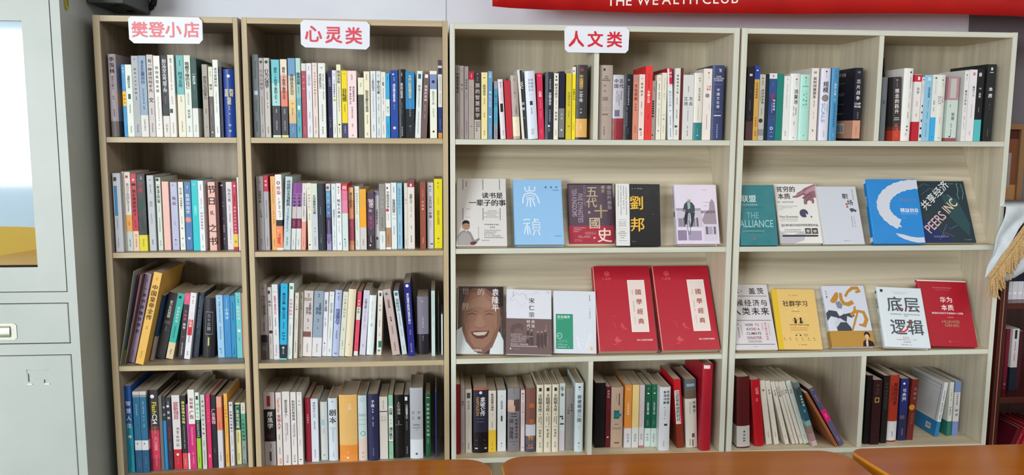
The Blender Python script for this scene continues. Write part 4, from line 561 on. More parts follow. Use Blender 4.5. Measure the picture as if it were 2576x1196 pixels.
# ---------------------------------------------------------------- one standing book
def book(row, label, group, parent_name='book'):
    px, y, w, h, th, D, col = row[:7]; st = row[7:]
    hard = 'h' in st; rnd = random.Random(int(px * 1e4) + int(h * 1e4))
    root = empty('book', (px, y, row_z)); root.rotation_euler.y = math.radians(th)
    tag(root, label, 'book', group)
    X0 = -w if th > 0 else 0.
    bul = min(.0045, .14 * w) if hard else 0.
    surf = lambda x: bul * (2 * (x - X0) / w - 1) ** 2
    zones = []
    for z_ in col.split(','):
        f, c = z_.split(':') if ':' in z_ else ('0', z_)
        zones.append((float(f), c))
    zones = [(z[0], zones[i + 1][0] if i + 1 < len(zones) else 1., z[1]) for i, z in enumerate(zones)]
    zones = [z for z in zones if z[1] > z[0]]
    ns = 6 if hard else 4; t = min(.0022, w * .12) if hard else min(.0006, w * .15)
    out = [(X0, D)] + [(X0 + w * i / ns, surf(X0 + w * i / ns)) for i in range(ns + 1)] + [(X0 + w, D)]
    inn = [(X0 + t, D)] + [(X0 + t + (w - 2 * t) * i / ns, surf(X0 + w * i / ns) + t) for i in range(ns + 1)] + [(X0 + w - t, D)]
    n = len(out); b = MB()
    for f0, f1, c in zones:
        zt, zb = h * (1 - f0), h * (1 - f1); vs = [(x, yy, zt) for x, yy in out] + [(x, yy, zb) for x, yy in out]
        b.add(vs, [(i, i + n, i + 1 + n, i + 1) for i in range(n - 1)], mat(c, .38 if hard else .42, 'cover'))
    for zz, c, fl in ((h, zones[0][2], 1), (0, zones[-1][2], 0)):
        vs = [(x, yy, zz) for x, yy in out] + [(x, yy, zz) for x, yy in inn]
        b.add(vs, [(i, i + 1, i + 1 + n, i + n) for i in range(n - 1)], mat(c, .42, 'cover'))
    white = mat('d8d2c6', .7)
    vs = [(x, yy, h) for x, yy in inn] + [(x, yy, 0) for x, yy in inn]
    b.add(vs, [(i, i + 1, i + 1 + n, i + n) for i in range(n - 1)], white)
    for a in (0, n - 1):
        vs = [(*out[a], h), (*inn[a], h), (*inn[a], 0), (*out[a], 0)]; b.add(vs, [(0, 1, 2, 3)], mat(zones[0][2], .42, 'cover'))
    b.build('cover', root)
    g = .0035 if hard else .0004; b = MB()
    b.box(X0 + t, X0 + w - t, bul + t + .0003, D - (.004 if hard else .0006), .0005 if not hard else .003, h - g, PAGES); b.build('pages', root)
    # lettering
    P = Print(surf); cx0 = X0 + w / 2
    for s in st:
        if s[0] in '![':
            a, c = s[1:].split('/')[:2]; q = [float(v) for v in a.split(',')]
            P.rect(X0 + w * max(.02, q[0] - q[2] / 2), X0 + w * min(.98, q[0] + q[2] / 2), h * (1 - q[1] - q[3] / 2), h * (1 - q[1] + q[3] / 2), c, 8 if hard else 1)
        elif s[0] == 'o' and s[1] == '.':
            a, c = s[1:].split('/'); q = [float(v) for v in a.split(',')]; P.disc(X0 + w * q[0], h * (1 - q[1]), w * q[2] / 2, c)
        elif s[0] == 'X' and s[1] == '.':
            cx, cz = X0 + w * .5, h * .16; r = w * .3
            P.stroke([(cx - r, cz - r * .6), (cx + r, cz + r * .6)], [.0008, .0022], 'd83848'); P.stroke([(cx - r, cz + r * .6), (cx + r, cz - r * .6)], [.0022, .0008], 'd83848')
        elif '@' in s:
            txt, rest = s.split('@'); a = rest.split('/'); c = a[1]
            wf = float(a[2]) if len(a) > 2 else None; xo = float(a[3]) if len(a) > 3 else 0; cx = cx0 + xo * w
            if txt[0] == '=':
                z = h * (1 - float(a[0])); sz = w * (wf or .2) * 1.3
                for k, lnx in enumerate(txt[1:].split('|')): P.word(lnx.replace('_', ' '), cx, z - k * sz * .95, sz, c, center=True)
                continue
            f0, f1 = [float(v) for v in a[0].split('-')]
            if txt == '~': P.marks(cx, h * (1 - f1), h * (1 - f0), min(.0052, w * .24) if not wf else w * wf, c, rnd=rnd)
            elif txt[0] == '^':
                P.word(txt[1:], cx, h * (1 - f0), w * (wf or .3) * 1.35, c, rot=-math.pi / 2, fit=(f1 - f0) * h)
            else:
                nn = len(txt); slot = (f1 - f0) * h / nn; sz = w * (wf or .5); sv = min(sz * 1.12, slot * 1.12)
                for k, ch in enumerate(txt): P.glyph(ch, cx, h * (1 - f0) - (k + .5) * slot, sv, c)
    if 'CW' in st:      # printed left board facing the camera
        Q = Print(lambda x: 0)
        Q.word('CHIP WAR', .05, h * .92, .016, 'e8e8f0', fit=.06)
        for zz, ww in ((.8, .05), (.785, .02), (.66, .05), (.645, .05), (.63, .045), (.51, .05), (.38, .05), (.365, .04)): Q.rect(.055, .055 + ww, h * zz, h * (zz + .006), '8a8ca0')
        Q.rect(.06, .112, h * .1, h * .24, 'e8e8e8')
        for k in range(14): Q.rect(.064 + k * .0033, .064 + k * .0033 + random.choice((.001, .0018)), h * .115, h * .215, '202024')
        o = Q.build('back_cover_print', root); o.rotation_euler.z = -math.pi / 2; o.location = (X0 - .0002, D, 0)
    if 'YB' in st:
        Q = Print(lambda x: 0)
        Q.rect(.006, D - .012, h * .93, h * .936, '4878a0'); Q.rect(D - .014, D - .012, h * .27, h * .936, '4878a0'); Q.rect(.006, D - .012, h * .86, h * .863, '4878a0')
        for k in range(17): Q.rect(.02, D - .03 - random.random() * .03, h * (.8 - k * .03), h * (.803 - k * .03), 'a0a4a8')
        Q.rect(D - .058, D - .03, h * .08, h * .18, 'e8ecec')
        for k in range(10): Q.rect(D - .054 + k * .0022, D - .0528 + k * .0022, h * .1, h * .165, '303840')
        o = Q.build('back_cover_print', root); o.rotation_euler.z = -math.pi / 2; o.location = (X0 - .0002, D, 0)
    P.build('spine_lettering', root)
    return root
# ---------------------------------------------------------------- room
boxo('wall_back', -7.2, 4.6, .29, .39, 0, 2.95, WALL, bevel=0)['kind'] = 'structure'
boxo('floor', -7.2, 4.6, -8.1, .39, -.05, 0, FLOOR, bevel=0)['kind'] = 'structure'
boxo('ceiling', -7.2, 4.6, -8.1, .39, 2.95, 3.0, CEIL, bevel=0)['kind'] = 'structure'
boxo('wall_left', -7.3, -7.2, -8.1, .39, 0, 2.95, WALL2, bevel=0)['kind'] = 'structure'
boxo('wall_right', 4.6, 4.7, -8.1, .39, 0, 2.95, WALL2, bevel=0)['kind'] = 'structure'
b = MB()      # window wall behind the camera, with its opening
for r in ((-7.2, -6.2, 0, 2.95), (-2.1, 4.6, 0, 2.95), (-6.2, -2.1, 0, .8), (-6.2, -2.1, 2.65, 2.95)): b.box(r[0], r[1], -8.2, -8.1, r[2], r[3], WALL2)
b.build('wall_front')['kind'] = 'structure'
wn = empty('window_1', (-4.15, -8.1, .8)); wn['kind'] = 'structure'
FR = mat('e6e6e6', .4)
for x in (-2.05, -.7, .66, 2.01): boxo('window_frame', x, x + .04, -.06, -.01, 0, 1.85, FR, parent=wn)
for z in (0, 1.2, 1.81): boxo('window_frame', -2.01, 2.01, -.06, -.01, z, z + .04, FR, parent=wn)
boxo('added_dark_panel', 2.87, 4.6, .286, .2899, 0, 1.90, mat('6c686e', .7), bevel=0)['kind'] = 'structure'  # dark grey sheet added to darken the wall right of the last bookcase
boxo('trim_1', 1.0245, 1.0275, .288, .2905, 1.8, 2.95, mat('b8bcc8', .7), bevel=0)['kind'] = 'structure'
# ---------------------------------------------------------------- bookcases
def bookcase(name, label, x, T, shelves, pale, dividers=(), boards=(), top_u=1.7786):
    root = empty('bookcase', (0, 0, 0)); tag(root, label, 'bookcase')
    I, BK, H_, E, EH = (PALE_IN, PALE_BACK, PALE_H, PALE_EDGE, PALE_EDGE_H) if pale else (OAK_IN, OAK_BACK, OAK_H, OAK_EDGE, OAK_EDGE_H)
    a0, a1, a2, a3 = x; yb = .285
    boxo('side_panel', a0, a1, 0, yb, 0, T, I, E, parent=root); boxo('side_panel', a2, a3, 0, yb, 0, T, I, E, parent=root)
    boxo('top_panel', a1, a2, 0, yb, top_u, T - .0005, H_, EH, parent=root)
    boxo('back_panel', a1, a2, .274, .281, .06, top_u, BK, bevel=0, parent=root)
    for z in shelves: boxo('shelf', a1 + .0003, a2 - .0003, .0015, .274, z - .0165, z, H_, EH, parent=root)
    boxo('plinth', a1, a2, .01, .026, 0, .0635, I, parent=root)
    for d0, d1, z0, z1 in dividers: boxo('divider', d0, d1, .001, .274, z0, z1, I, E, parent=root)
    for z0, z1 in boards:
        b = MB(); y0, y1 = .045, .045 + .54 * (z1 - z0); t = .012
        x0_, x1_ = a1 + .0005, a2 - .0005
        vs = [(x_, yy, zz) for x_ in (x0_, x1_) for yy, zz in ((y0, z0 + .0005), (min(y1, .262), z1 - .0005), (min(y1, .262) + t, z1 - .0005), (y0 + t, z0 + .0005))]
        b.add(vs, [(0, 1, 2, 3), (7, 6, 5, 4), (0, 4, 5, 1), (1, 5, 6, 2), (2, 6, 7, 3), (3, 7, 4, 0)], PALE_BOARD)
        b.build('display_board', root)
    return root
bookcase('a', 'narrow oak bookcase of packed shelves beside the grey steel cabinet', (0, .0199, .3972, .4113), 1.7964, (1.4446, 1.0983, .7475, .395, .08), False)
bookcase('b', 'wide oak bookcase between the narrow oak bookcase and the pale ones', (.4214, .4376, 1.0122, 1.0283), 1.7964, (1.4446, 1.0983, .7475, .395, .08), False)
bookcase('c', 'middle pale bookcase holding the two big red boxed books face out', (1.034, 1.0497, 1.9161, 1.934), 1.79, (1.4426, 1.1032, .75, .4198, .08), True,
         ((1.4765, 1.4923, 1.4426, 1.7729), (1.4755, 1.4908, .4198, .7335)), ((1.1032, 1.426), (.75, 1.0867)), 1.7729)
bookcase('d', 'right pale bookcase beside the dark mahogany bookcase', (1.9402, 1.9589, 2.8326, 2.8491), 1.79, (1.4426, 1.1032, .75, .4198, .08), True,
         ((2.3879, 2.404, 1.4426, 1.7729), (2.391, 2.408, .4198, .7335)), ((1.1032, 1.426), (.75, 1.0867)), 1.7729)
b = MB(); tube(b, [(1.0115, .16, .69), (1.005, .16, .69)], .008, mat('c8c4b8', .4), 14); tube(b, [(1.0055, .16, .69), (1.0045, .16, .69)], .0035, DARK, 10)
tag(b.build('cam_lock_cap'), 'small round fitting cap on inner right wall of wide oak bookcase', 'cap')
# ---------------------------------------------------------------- standing books
PLACE = {'A1': (1.4446, 'on top shelf of narrow oak bookcase'), 'B1': (1.4446, 'on top shelf of wide oak bookcase'),
 'A2': (1.0983, 'on second shelf of narrow oak bookcase'), 'B2': (1.0983, 'on second shelf of wide oak bookcase'),
 'A3': (.7475, 'on third shelf of narrow oak bookcase'), 'B3': (.7475, 'on third shelf of wide oak bookcase'),
 'A4': (.395, 'on lowest shelf of narrow oak bookcase'), 'B4': (.395, 'on lowest shelf of wide oak bookcase'),
 'C1': (1.4426, 'in top left cubby of middle pale bookcase'), 'C1b': (1.4426, 'in top right cubby of middle pale bookcase'),
 'C4': (.4198, 'in lower left cubby of middle pale bookcase'), 'C4b': (.4198, 'in lower right cubby of middle pale bookcase'),
 'D1': (1.4426, 'in top left cubby of right pale bookcase'), 'D1b': (1.4426, 'in top right cubby of right pale bookcase'),
 'D4': (.4198, 'in lower left cubby of right pale bookcase'), 'D4b': (.4198, 'in lower right cubby of right pale bookcase')}
for key, rows in BOOKS.items():
    z, place = PLACE[key]; row_z = z + .0006
    for i, r in enumerate(rows):
        cs = []
        for z_ in r[6].split(','):
            f, c = z_.split(':') if ':' in z_ else ('0', z_)
            nm = cname(c)
            if nm not in cs: cs.append(nm)
        cs = cs[:2]
        ad = 'leaning ' if abs(r[4]) > 5.5 else 'thick ' if r[2] > .034 else 'thin ' if r[2] < .011 else ''
        d = ad + ' and '.join(cs) + ' book'
        o = ORD[i] + ' from left'
        lab = '%s, %s %s' % (d, o, place)
        if len(lab.split()) > 16: lab = '%s book, %s %s' % (' and '.join(cs), o, place)
        if len(lab.split()) > 16: lab = '%s book, %s %s' % (cs[0], o, place)
        book(r, lab, 'books ' + place.replace('lowest', 'fourth'))
# ---------------------------------------------------------------- books shown face out
def facebook(nm, label, col, art, hard=True, name='book', rcol=None, spine=None):
    _, ox, oy, oz, yaw, al, ro, W, H, T = FACE[nm]
    yaw, al, ro = [math.radians(v) for v in (yaw, al, ro)]
    X = Vector((math.cos(yaw), math.sin(yaw), 0)); bk = Vector((-math.sin(yaw), math.cos(yaw), 0)); Z = Vector((0, 0, math.cos(al))) + bk * math.sin(al); Y = Z.cross(X)
    X2 = X * math.cos(ro) + Z * math.sin(ro); Z2 = Z * math.cos(ro) - X * math.sin(ro)
    root = empty(name); M = Matrix.Identity(4)
    for i in range(3): M[i][0], M[i][1], M[i][2] = X2[i], Y[i], Z2[i]
    M[0][3], M[1][3], M[2][3] = ox, oy, oz
    root.matrix_world = M; tag(root, label, 'book', 'books standing face out')
    t = .002 if hard else .0005; g = .003 if hard else .0004; r = min(.003, T * .25)
    out = [(W, 0), (r * 2, 0), (r * .6, r * .3), (0, r * 1.4), (0, T - r * 1.4), (r * .6, T - r * .3), (r * 2, T), (W, T)]
    inn = [(W, t), (r * 2, t), (r * .6 + t * .7, r * .3 + t * .7), (t, r * 1.4), (t, T - r * 1.4), (r * .6 + t * .7, T - r * .3 - t * .7), (r * 2, T - t), (W, T - t)]
    b = MB(); n = len(out); mc = mat(col, .35, 'cover')
    vs = [(x, y, H) for x, y in out] + [(x, y, 0) for x, y in out] + [(x, y, H) for x, y in inn] + [(x, y, 0) for x, y in inn]
    b.add(vs, [(i, i + n, i + 1 + n, i + 1) for i in range(n - 1)] + [(i, i + 1, i + 1 + 2 * n, i + 2 * n) for i in range(n - 1)] + [(i + n, i + 3 * n, i + 1 + 3 * n, i + 1 + n) for i in range(n - 1)] + [(i + 2 * n, i + 1 + 2 * n, i + 1 + 3 * n, i + 3 * n) for i in range(n - 1)] + [(0, 2 * n, 3 * n, n), (n - 1, 2 * n - 1, 4 * n - 1, 3 * n - 1)], mc)
    b.build('cover', root)
    b = MB(); b.box(t + .001, W - g, t, T - t, g, H - g, PAGES); b.build('pages', root)
    P = Print()
    S = lambda x: x * W; Zc = lambda y: (1 - y) * H
    for a in art:
        k = a[0]
        if k == 'R': P.rect(S(a[1]), S(a[1] + a[3]), Zc(a[2] + a[4]), Zc(a[2]), a[5])
        elif k == 'P': P.put([(S(x), Zc(y)) for x, y in a[1]], [tuple(range(len(a[1])))], a[2])
        elif k == 'O': P.disc(S(a[1]), Zc(a[2]), a[3] * W, a[4], 20, a[5] if len(a) > 5 else 1)
        elif k == 'T':      # horizontal characters: text, x, y, size (of H), colour
            sz = a[4] * H
            for i, c in enumerate(a[1]): P.glyph(c, S(a[2]) + (i + .5) * sz * (a[6] if len(a) > 6 else 1), Zc(a[3]), sz, a[5])
        elif k == 'V':      # vertical characters: text, x, y0, y1, size, colour
            nn = len(a[1]); sl = (a[4] - a[3]) / nn
            for i, c in enumerate(a[1]): P.glyph(c, S(a[2]), Zc(a[3] + (i + .5) * sl), a[5] * H, a[6], lift=a[7] if len(a) > 7 else .0006)
        elif k == 'D':      # characters along a slanted line
            rot = math.radians(a[6]); sz = a[4] * H
            for i, c in enumerate(a[1]): P.glyph(c, S(a[2]) + math.cos(rot) * i * sz * 1.03, Zc(a[3]) + math.sin(rot) * i * sz * 1.03, sz, a[5], rot)
        elif k == 'L': P.word(a[1], S(a[2]), Zc(a[3]), a[4] * H * 1.35, a[5], math.radians(a[7]) if len(a) > 7 else 0, fit=a[6] * (W if not (len(a) > 7 and abs(a[7]) > 20) else H) if a[6] else None)
        elif k == 'M': P.marks(Zc(a[2]), S(a[1]), S(a[1] + a[3]), a[4] * H, a[5], vert=False)
        elif k == 'N': P.marks(S(a[1]), Zc(a[3]), Zc(a[2]), a[4] * H, a[5])
        elif k == 'S': P.lim = (0, W, 0, H); P.stroke([(S(x), Zc(y)) for x, y in a[1]], [w_ * W for w_ in a[2]] if isinstance(a[2], list) else a[2] * W, a[3])
    P.build('cover_print', root)
    if spine:
        Q = Print()
        for s in spine:
            if s[0] == 'V':
                nn = len(s[1]); sl = (s[3] - s[2]) / nn
                for i, c in enumerate(s[1]): Q.glyph(c, T * .5, (1 - s[2] - (i + .5) * sl) * H, T * s[4], s[5])
            elif s[0] == 'R': Q.rect(T * s[1], T * (s[1] + s[3]), (1 - s[2] - s[4]) * H, (1 - s[2]) * H, s[5])
            elif s[0] == 'N': Q.marks(T * .5, (1 - s[2]) * H, (1 - s[1]) * H, T * s[3], s[4])
        o = Q.build('spine_lettering', root); o.rotation_euler.z = -math.pi / 2; o.location = (-.0002, T, 0)
    return root
def arc(cx, cy, rx, ry, a0, a1, n=24): return [(cx + rx * math.cos(math.radians(a0 + (a1 - a0) * i / n)), cy - ry * math.sin(math.radians(a0 + (a1 - a0) * i / n))) for i in range(n + 1)]
IV = 'c8c0b4'
facebook('F1', 'white paperback face out with three vertical bars and seated man, middle pale bookcase', 'd8d6d4', [
 ('R', .13, .01, .01, .165, '3a3434'), ('R', .53, .01, .01, .165, '3a3434'), ('R', .87, .01, .01, .165, '3a3434'),
 ('R', .13, .445, .01, .18, '3a3434'), ('R', .53, .445, .01, .18, '3a3434'), ('R', .87, .445, .01, .18, '3a3434'),
 ('T', '读书是', .51, .26, .095, '141214'), ('T', '一辈子的事', .25, .37, .103, '141214', .96), ('N', .2, .04, .15, .02, '554a4a'),
 ('M', .62, .49, .2, .016, '777'), ('M', .55, .52, .3, .016, '777'), ('M', .6, .55, .2, .016, '777'), ('M', .55, .58, .3, .016, '777'),
 ('M', .2, .46, .1, .012, '888'), ('M', .2, .585, .1, .012, '888'), ('M', .55, .69, .36, .022, '222'), ('M', .66, .73, .14, .022, '333'),
 ('M', .55, .775, .33, .016, '666'), ('M', .55, .80, .25, .016, '666'), ('M', .55, .825, .22, .016, '666'), ('M', .55, .852, .35, .016, '555'), ('M', .55, .878, .38, .016, '333'), ('M', .5, .92, .16, .018, '777'), ('N', .44, .72, .88, .014, '888'),
 ('P', [(.03, .99), (.03, .86), (.08, .80), (.14, .775), (.2, .77), (.28, .80), (.33, .87), (.36, .92), (.44, .885), (.47, .90), (.4, .955), (.34, .99)], '8e8888'),
 ('P', [(.05, .99), (.05, .87), (.12, .81), (.2, .80), (.27, .84), (.31, .93), (.3, .99)], 'a49e9e'),
 ('O', .195, .715, .075, 'a88470', 1.2), ('P', [(.12, .70), (.125, .655), (.16, .63), (.22, .63), (.26, .65), (.265, .70), (.25, .68), (.19, .672), (.14, .685)], '1e1a1c'),
 ('R', .145, .703, .035, .006, '2a1e1e'), ('R', .205, .703, .035, .006, '2a1e1e'), ('R', .175, .745, .04, .005, '5a3a38'), ('P', [(.16, .765), (.23, .765), (.2, .80)], 'c8c4c4'),
 ('P', [(.28, .945), (.38, .935), (.41, .955), (.36, .985), (.28, .98)], '5c3c38')], hard=False)
facebook('F2', 'light blue hardback face out with two large white seal-script characters', '8cbce6', [
 ('S', [(.24, .11), (.25, .17), (.29, .185), (.33, .17), (.335, .10)], .011, 'dce8f4'), ('S', [(.335, .17), (.40, .18), (.44, .17), (.45, .11)], .011, 'dce8f4'),
 ('S', [(.19, .37), (.2, .28), (.24, .225), (.34, .205), (.45, .225), (.50, .28), (.53, .37)], .012, 'dce8f4'), ('S', arc(.345, .262, .085, .018, 0, 360), .006, 'dce8f4'),
 ('S', [(.26, .30), (.44, .30)], .009, 'dce8f4'), ('S', [(.345, .30), (.345, .425)], .012, 'dce8f4'), ('S', [(.30, .31), (.27, .42)], .011, 'dce8f4'), ('S', [(.39, .31), (.44, .415)], .011, 'dce8f4'),
 ('S', [(.19, .63), (.25, .615), (.33, .62)], .011, 'dce8f4'), ('S', [(.18, .68), (.33, .675)], .009, 'dce8f4'), ('S', [(.26, .68), (.275, .85)], .012, 'dce8f4'), ('S', [(.235, .72), (.205, .84)], .011, 'dce8f4'), ('S', [(.295, .72), (.325, .84)], .01, 'dce8f4'),
 ('S', [(.42, .60), (.42, .66)], .011, 'dce8f4'), ('S', [(.42, .63), (.5, .62)], .01, 'dce8f4'), ('S', [(.38, .66), (.38, .78), (.52, .78), (.52, .66), (.38, .66)], .009, 'dce8f4'), ('S', [(.39, .70), (.51, .70)], .008, 'dce8f4'), ('S', [(.39, .74), (.51, .74)], .008, 'dce8f4'), ('S', [(.42, .79), (.38, .86)], .011, 'dce8f4'), ('S', [(.48, .79), (.52, .86)], .011, 'dce8f4'),
 ('T', '崇', .65, .12, .032, '1e2c40'), ('T', '祯', .76, .12, .032, '1e2c40'), ('T', '传', .87, .12, .032, '1e2c40'), ('M', .82, .165, .12, .018, '2c3c50'), ('M', .8, .87, .16, .014, '4a6080')], spine=[('V', '崇祯传', .2, .5, .5, 'dce8f4')])
facebook('F3', 'maroon and dark red book face out with large gold brush characters', '4e3a4a', [
 ('R', 0, .70, 1, .30, 'a42c40'), ('R', 0, 0, 1, .02, '2c2028'),
 ('T', '五', .40, .14, .20, 'b8a88c'), ('T', '代', .40, .32, .18, 'b8a88c'), ('T', '十', .56, .47, .24, 'b09c74'), ('T', '國', .44, .66, .20, 'ccb8a0'), ('T', '史', .62, .86, .25, 'f4d8c8'),
 ('V', '细说', .78, .03, .16, .06, 'b8a894'), ('V', '帝国的崩裂', .92, .03, .44, .075, 'a8a0a8'),
 ('L', 'TEN KINGDOMS', .14, .09, .085, 'a898a8', .46, -90), ('L', 'FIVE DYNASTIES', .27, .17, .085, 'a898a8', .48, -90), ('L', 'A HISTORICAL JOURNEY', .37, .02, .045, '8a7888', .36, -90),
 ('O', .46, .48, .03, 'a898a0'), ('M', .1, .735, .28, .02, 'e8c0c0'), ('M', .1, .765, .2, .02, 'e8c0c0'), ('M', .1, .795, .14, .02, 'e8c0c0'), ('M', .35, .81, .25, .018, 'e0a8a8'), ('M', .35, .835, .25, .018, 'e0a8a8'), ('M', .2, .87, .28, .018, 'e0b0b0'), ('M', .2, .89, .28, .018, 'e0b0b0'), ('M', .12, .93, .18, .014, 'e0a0a0'), ('M', .12, .95, .18, .014, 'e0a0a0'), ('O', .56, .90, .025, 'e8a0a0')], spine=[('R', 0, .7, 1, .3, 'a42c40')])
facebook('F4', 'black book face out with vertical white band and large gold characters', '100e12', [
 ('R', 0, 0, .31, 1, 'dcdcdc'), ('N', .06, .03, .40, .017, '444'), ('N', .12, .03, .52, .017, '444'), ('N', .18, .03, .42, .017, '444'), ('N', .24, .03, .52, .017, '444'),
 ('R', .06, .58, .19, .003, '555'), ('R', .06, .725, .19, .003, '888'), ('R', .06, .915, .19, .004, '555'), ('M', .06, .62, .19, .016, '555'), ('M', .06, .65, .19, .016, '555'), ('M', .06, .68, .19, .016, '555'), ('M', .09, .77, .13, .018, '333'), ('M', .05, .80, .21, .02, '222'), ('M', .08, .835, .15, .018, '333'), ('M', .1, .87, .11, .018, '333'),
 ('T', '劉', .31, .31, .235, 'e8b83c'), ('T', '邦', .32, .66, .24, 'e8b83c'), ('M', .36, .075, .25, .02, 'b8b8b8'), ('O', .83, .49, .014, '555a60'), ('M', .35, .93, .12, .016, '888')], spine=[('N', .2, .6, .4, '777')])
facebook('F5', 'pale lilac biography face out with man riding a bicycle before a house', 'd8cfe0', [
 ('R', .02, .40, .58, .03, '9c90a4'), ('P', [(.03, .44), (.06, .405), (.55, .405), (.62, .44)], 'a098a8'), ('R', .03, .44, .6, .28, 'c4bccc'),
 ('R', .06, .57, .10, .14, '8a8494'), ('R', .17, .56, .05, .15, '6c6478'), ('R', .36, .57, .10, .14, '8a8494'), ('R', .48, .56, .05, .15, '6c6478'),
 ('R', .03, .74, .62, .02, 'dcd4e4'), ('R', .03, .77, .21, .17, '8c7c98'), ('R', .27, .78, .32, .16, 'a294ae'), ('R', .24, .76, .03, .18, 'e0d8e8'),
 ('P', [(.62, .60), (.68, .50), (.74, .46), (.8, .42), (.82, .30), (.88, .24), (.93, .30), (.95, .45), (.96, .67), (.66, .67)], '9c8c98'),
 ('R', .64, .68, .33, .27, 'cfc6d6'), ('R', .69, .71, .06, .13, '6c6478'), ('R', .76, .71, .09, .13, 'a8a0b0'), ('R', .88, .71, .05, .13, '6c6478'),
 ('S', arc(.30, .73, .035, .115, 0, 360), .006, '4c6068'), ('S', [(.32, .46), (.31, .72)], .008, '5c7078'), ('S', [(.18, .44), (.30, .475), (.42, .46)], .008, '30343c'),
 ('P', [(.24, .46), (.30, .47), (.27, .62), (.25, .68), (.21, .67), (.20, .56)], '24262e'), ('P', [(.35, .47), (.46, .47), (.42, .62), (.37, .72), (.33, .71), (.36, .6)], '2c3c3c'),
 ('P', [(.22, .33), (.28, .29), (.40, .30), (.46, .36), (.46, .46), (.34, .48), (.26, .46), (.22, .42), (.18, .43)], '3c4850'), ('P', [(.29, .30), (.36, .31), (.36, .40), (.30, .42)], '9ab0ac'),
 ('O', .335, .265, .042, 'b0a8a0', 1.15), ('P', [(.285, .26), (.29, .235), (.33, .222), (.38, .235), (.385, .26), (.34, .245)], 'd4d4d8'), ('R', .31, .275, .05, .007, '3c3c40'),
 ('T', '爱因斯坦传', .60, .465, .052, '4a4450', .92), ('M', .66, .30, .16, .013, '8a8494'), ('M', .68, .36, .1, .013, '8a8494'), ('M', .64, .09, .14, .012, '8a8494'), ('M', .68, .89, .2, .016, '544c60'), ('M', .66, .935, .26, .02, '544c60')],
 spine=[('V', '爱因斯坦传', .14, .38, .3, '6a6878'), ('R', .35, .44, .3, .09, '303840')])
facebook('F6', 'dark teal book face out with thin white Latin capitals, right pale bookcase', '12727a', [
 ('T', '联盟', .10, .23, .125, 'd0dce0', 1.02), ('M', .10, .33, .46, .03, 'b8ccd0'), ('L', 'THE', .22, .505, .105, '78aab0', .32), ('L', 'ALLIANCE', .01, .64, .125, '98c0c4', .90),
 ('M', .2, .37, .5, .012, '0c4c54'), ('M', .08, .765, .6, .02, '90b8bc'), ('M', .2, .725, .45, .016, '0a4a50'), ('R', .2, .79, .4, .006, '0c4c54'), ('O', .38, .89, .025, 'c05860')], hard=True)
facebook('F7', 'white book face out with large hand print and grey disc', 'dddcd8', [
 ('T', '贫穷的', .05, .095, .105, '1c1a1c', 1), ('T', '本质', .06, .215, .105, '1c1a1c', 1.02), ('M', .04, .31, .42, .024, '444'), ('M', .06, .38, .45, .012, '777'), ('M', .06, .405, .32, .012, '777'), ('M', .06, .43, .1, .012, '777'),
 ('P', [(.99, 0), (.88, .03), (.72, .075), (.64, .12), (.55, .15), (.49, .20), (.41, .215), (.42, .235), (.52, .235), (.60, .215), (.66, .19), (.71, .20), (.63, .24), (.68, .26), (.66, .33), (.69, .355), (.74, .345), (.75, .30), (.80, .28), (.86, .30), (.85, .33), (.90, .335), (.92, .29), (.90, .24), (.99, .235)], '8c6470'),
 ('P', [(.98, .02), (.9, .05), (.78, .10), (.70, .15), (.76, .17), (.86, .13), (.98, .12)], 'b48c94'), ('S', [(.49, .205), (.6, .165), (.70, .13)], .012, 'a88490'), ('S', [(.68, .25), (.77, .2), (.86, .17)], .008, '5c3c48'), ('S', [(.74, .29), (.82, .23), (.9, .2)], .006, '5c3c48'),
 ('O', .63, .50, .10, '4c4460', 1), ('P', [(.67, .50), (.73, .53), (.69, .58)], 'dddcd8'), ('P', [(.78, .54), (.82, .555), (.785, .58)], '4c4460'),
 ('L', 'Poor Economics', .06, .555, .038, '33343a', .42), ('M', .06, .60, .42, .018, '888'), ('M', .06, .63, .42, .014, '999'),
 ('L', '2019', .06, .70, .046, '303438', .13), ('T', '年诺贝尔经济学奖获奖作品', .19, .70, .044, '303438', .97), ('P', [(0, .78), (.12, .84), (.3, .86), (.55, .80), (.6, .85), (.55, .95), (.3, 1), (0, 1)], 'b8b6c0'),
 ('M', .12, .775, .40, .02, '555'), ('M', .06, .81, .52, .02, '555'), ('R', .60, .75, .14, .095, '585458'), ('R', .76, .75, .14, .095, '585458'), ('O', .67, .79, .04, 'b8a8a0', 1.2), ('O', .83, .79, .04, 'b8a8a0', 1.2), ('R', .62, .755, .1, .015, '1c1a1c'), ('R', .78, .755, .1, .02, '1c1a1c'),
 ('R', .06, .862, .83, .028, '303238'), ('M', .07, .876, .80, .016, 'c8c8cc'), ('M', .42, .938, .12, .012, '666')])
facebook('F8', 'pale grey book face out with small brush-written title at upper right', 'c8cdd8', [
 ('T', '职', .63, .175, .10, '18181c'), ('T', '场', .73, .285, .10, '18181c'), ('O', .715, .31, .028, 'a86058'), ('O', .72, .355, .028, 'a86058'), ('P', [(.76, .39), (.84, .38), (.94, .42), (.9, .45), (.85, .43), (.82, .455), (.78, .43)], '4c5058'),
 ('N', .9, .04, .24, .016, '555'), ('N', .78, .53, .72, .016, '777'), ('N', .84, .55, .72, .016, '777'), ('R', .76, .525, .1, .003, '777'), ('M', .5, .94, .17, .014, '889')], hard=False)
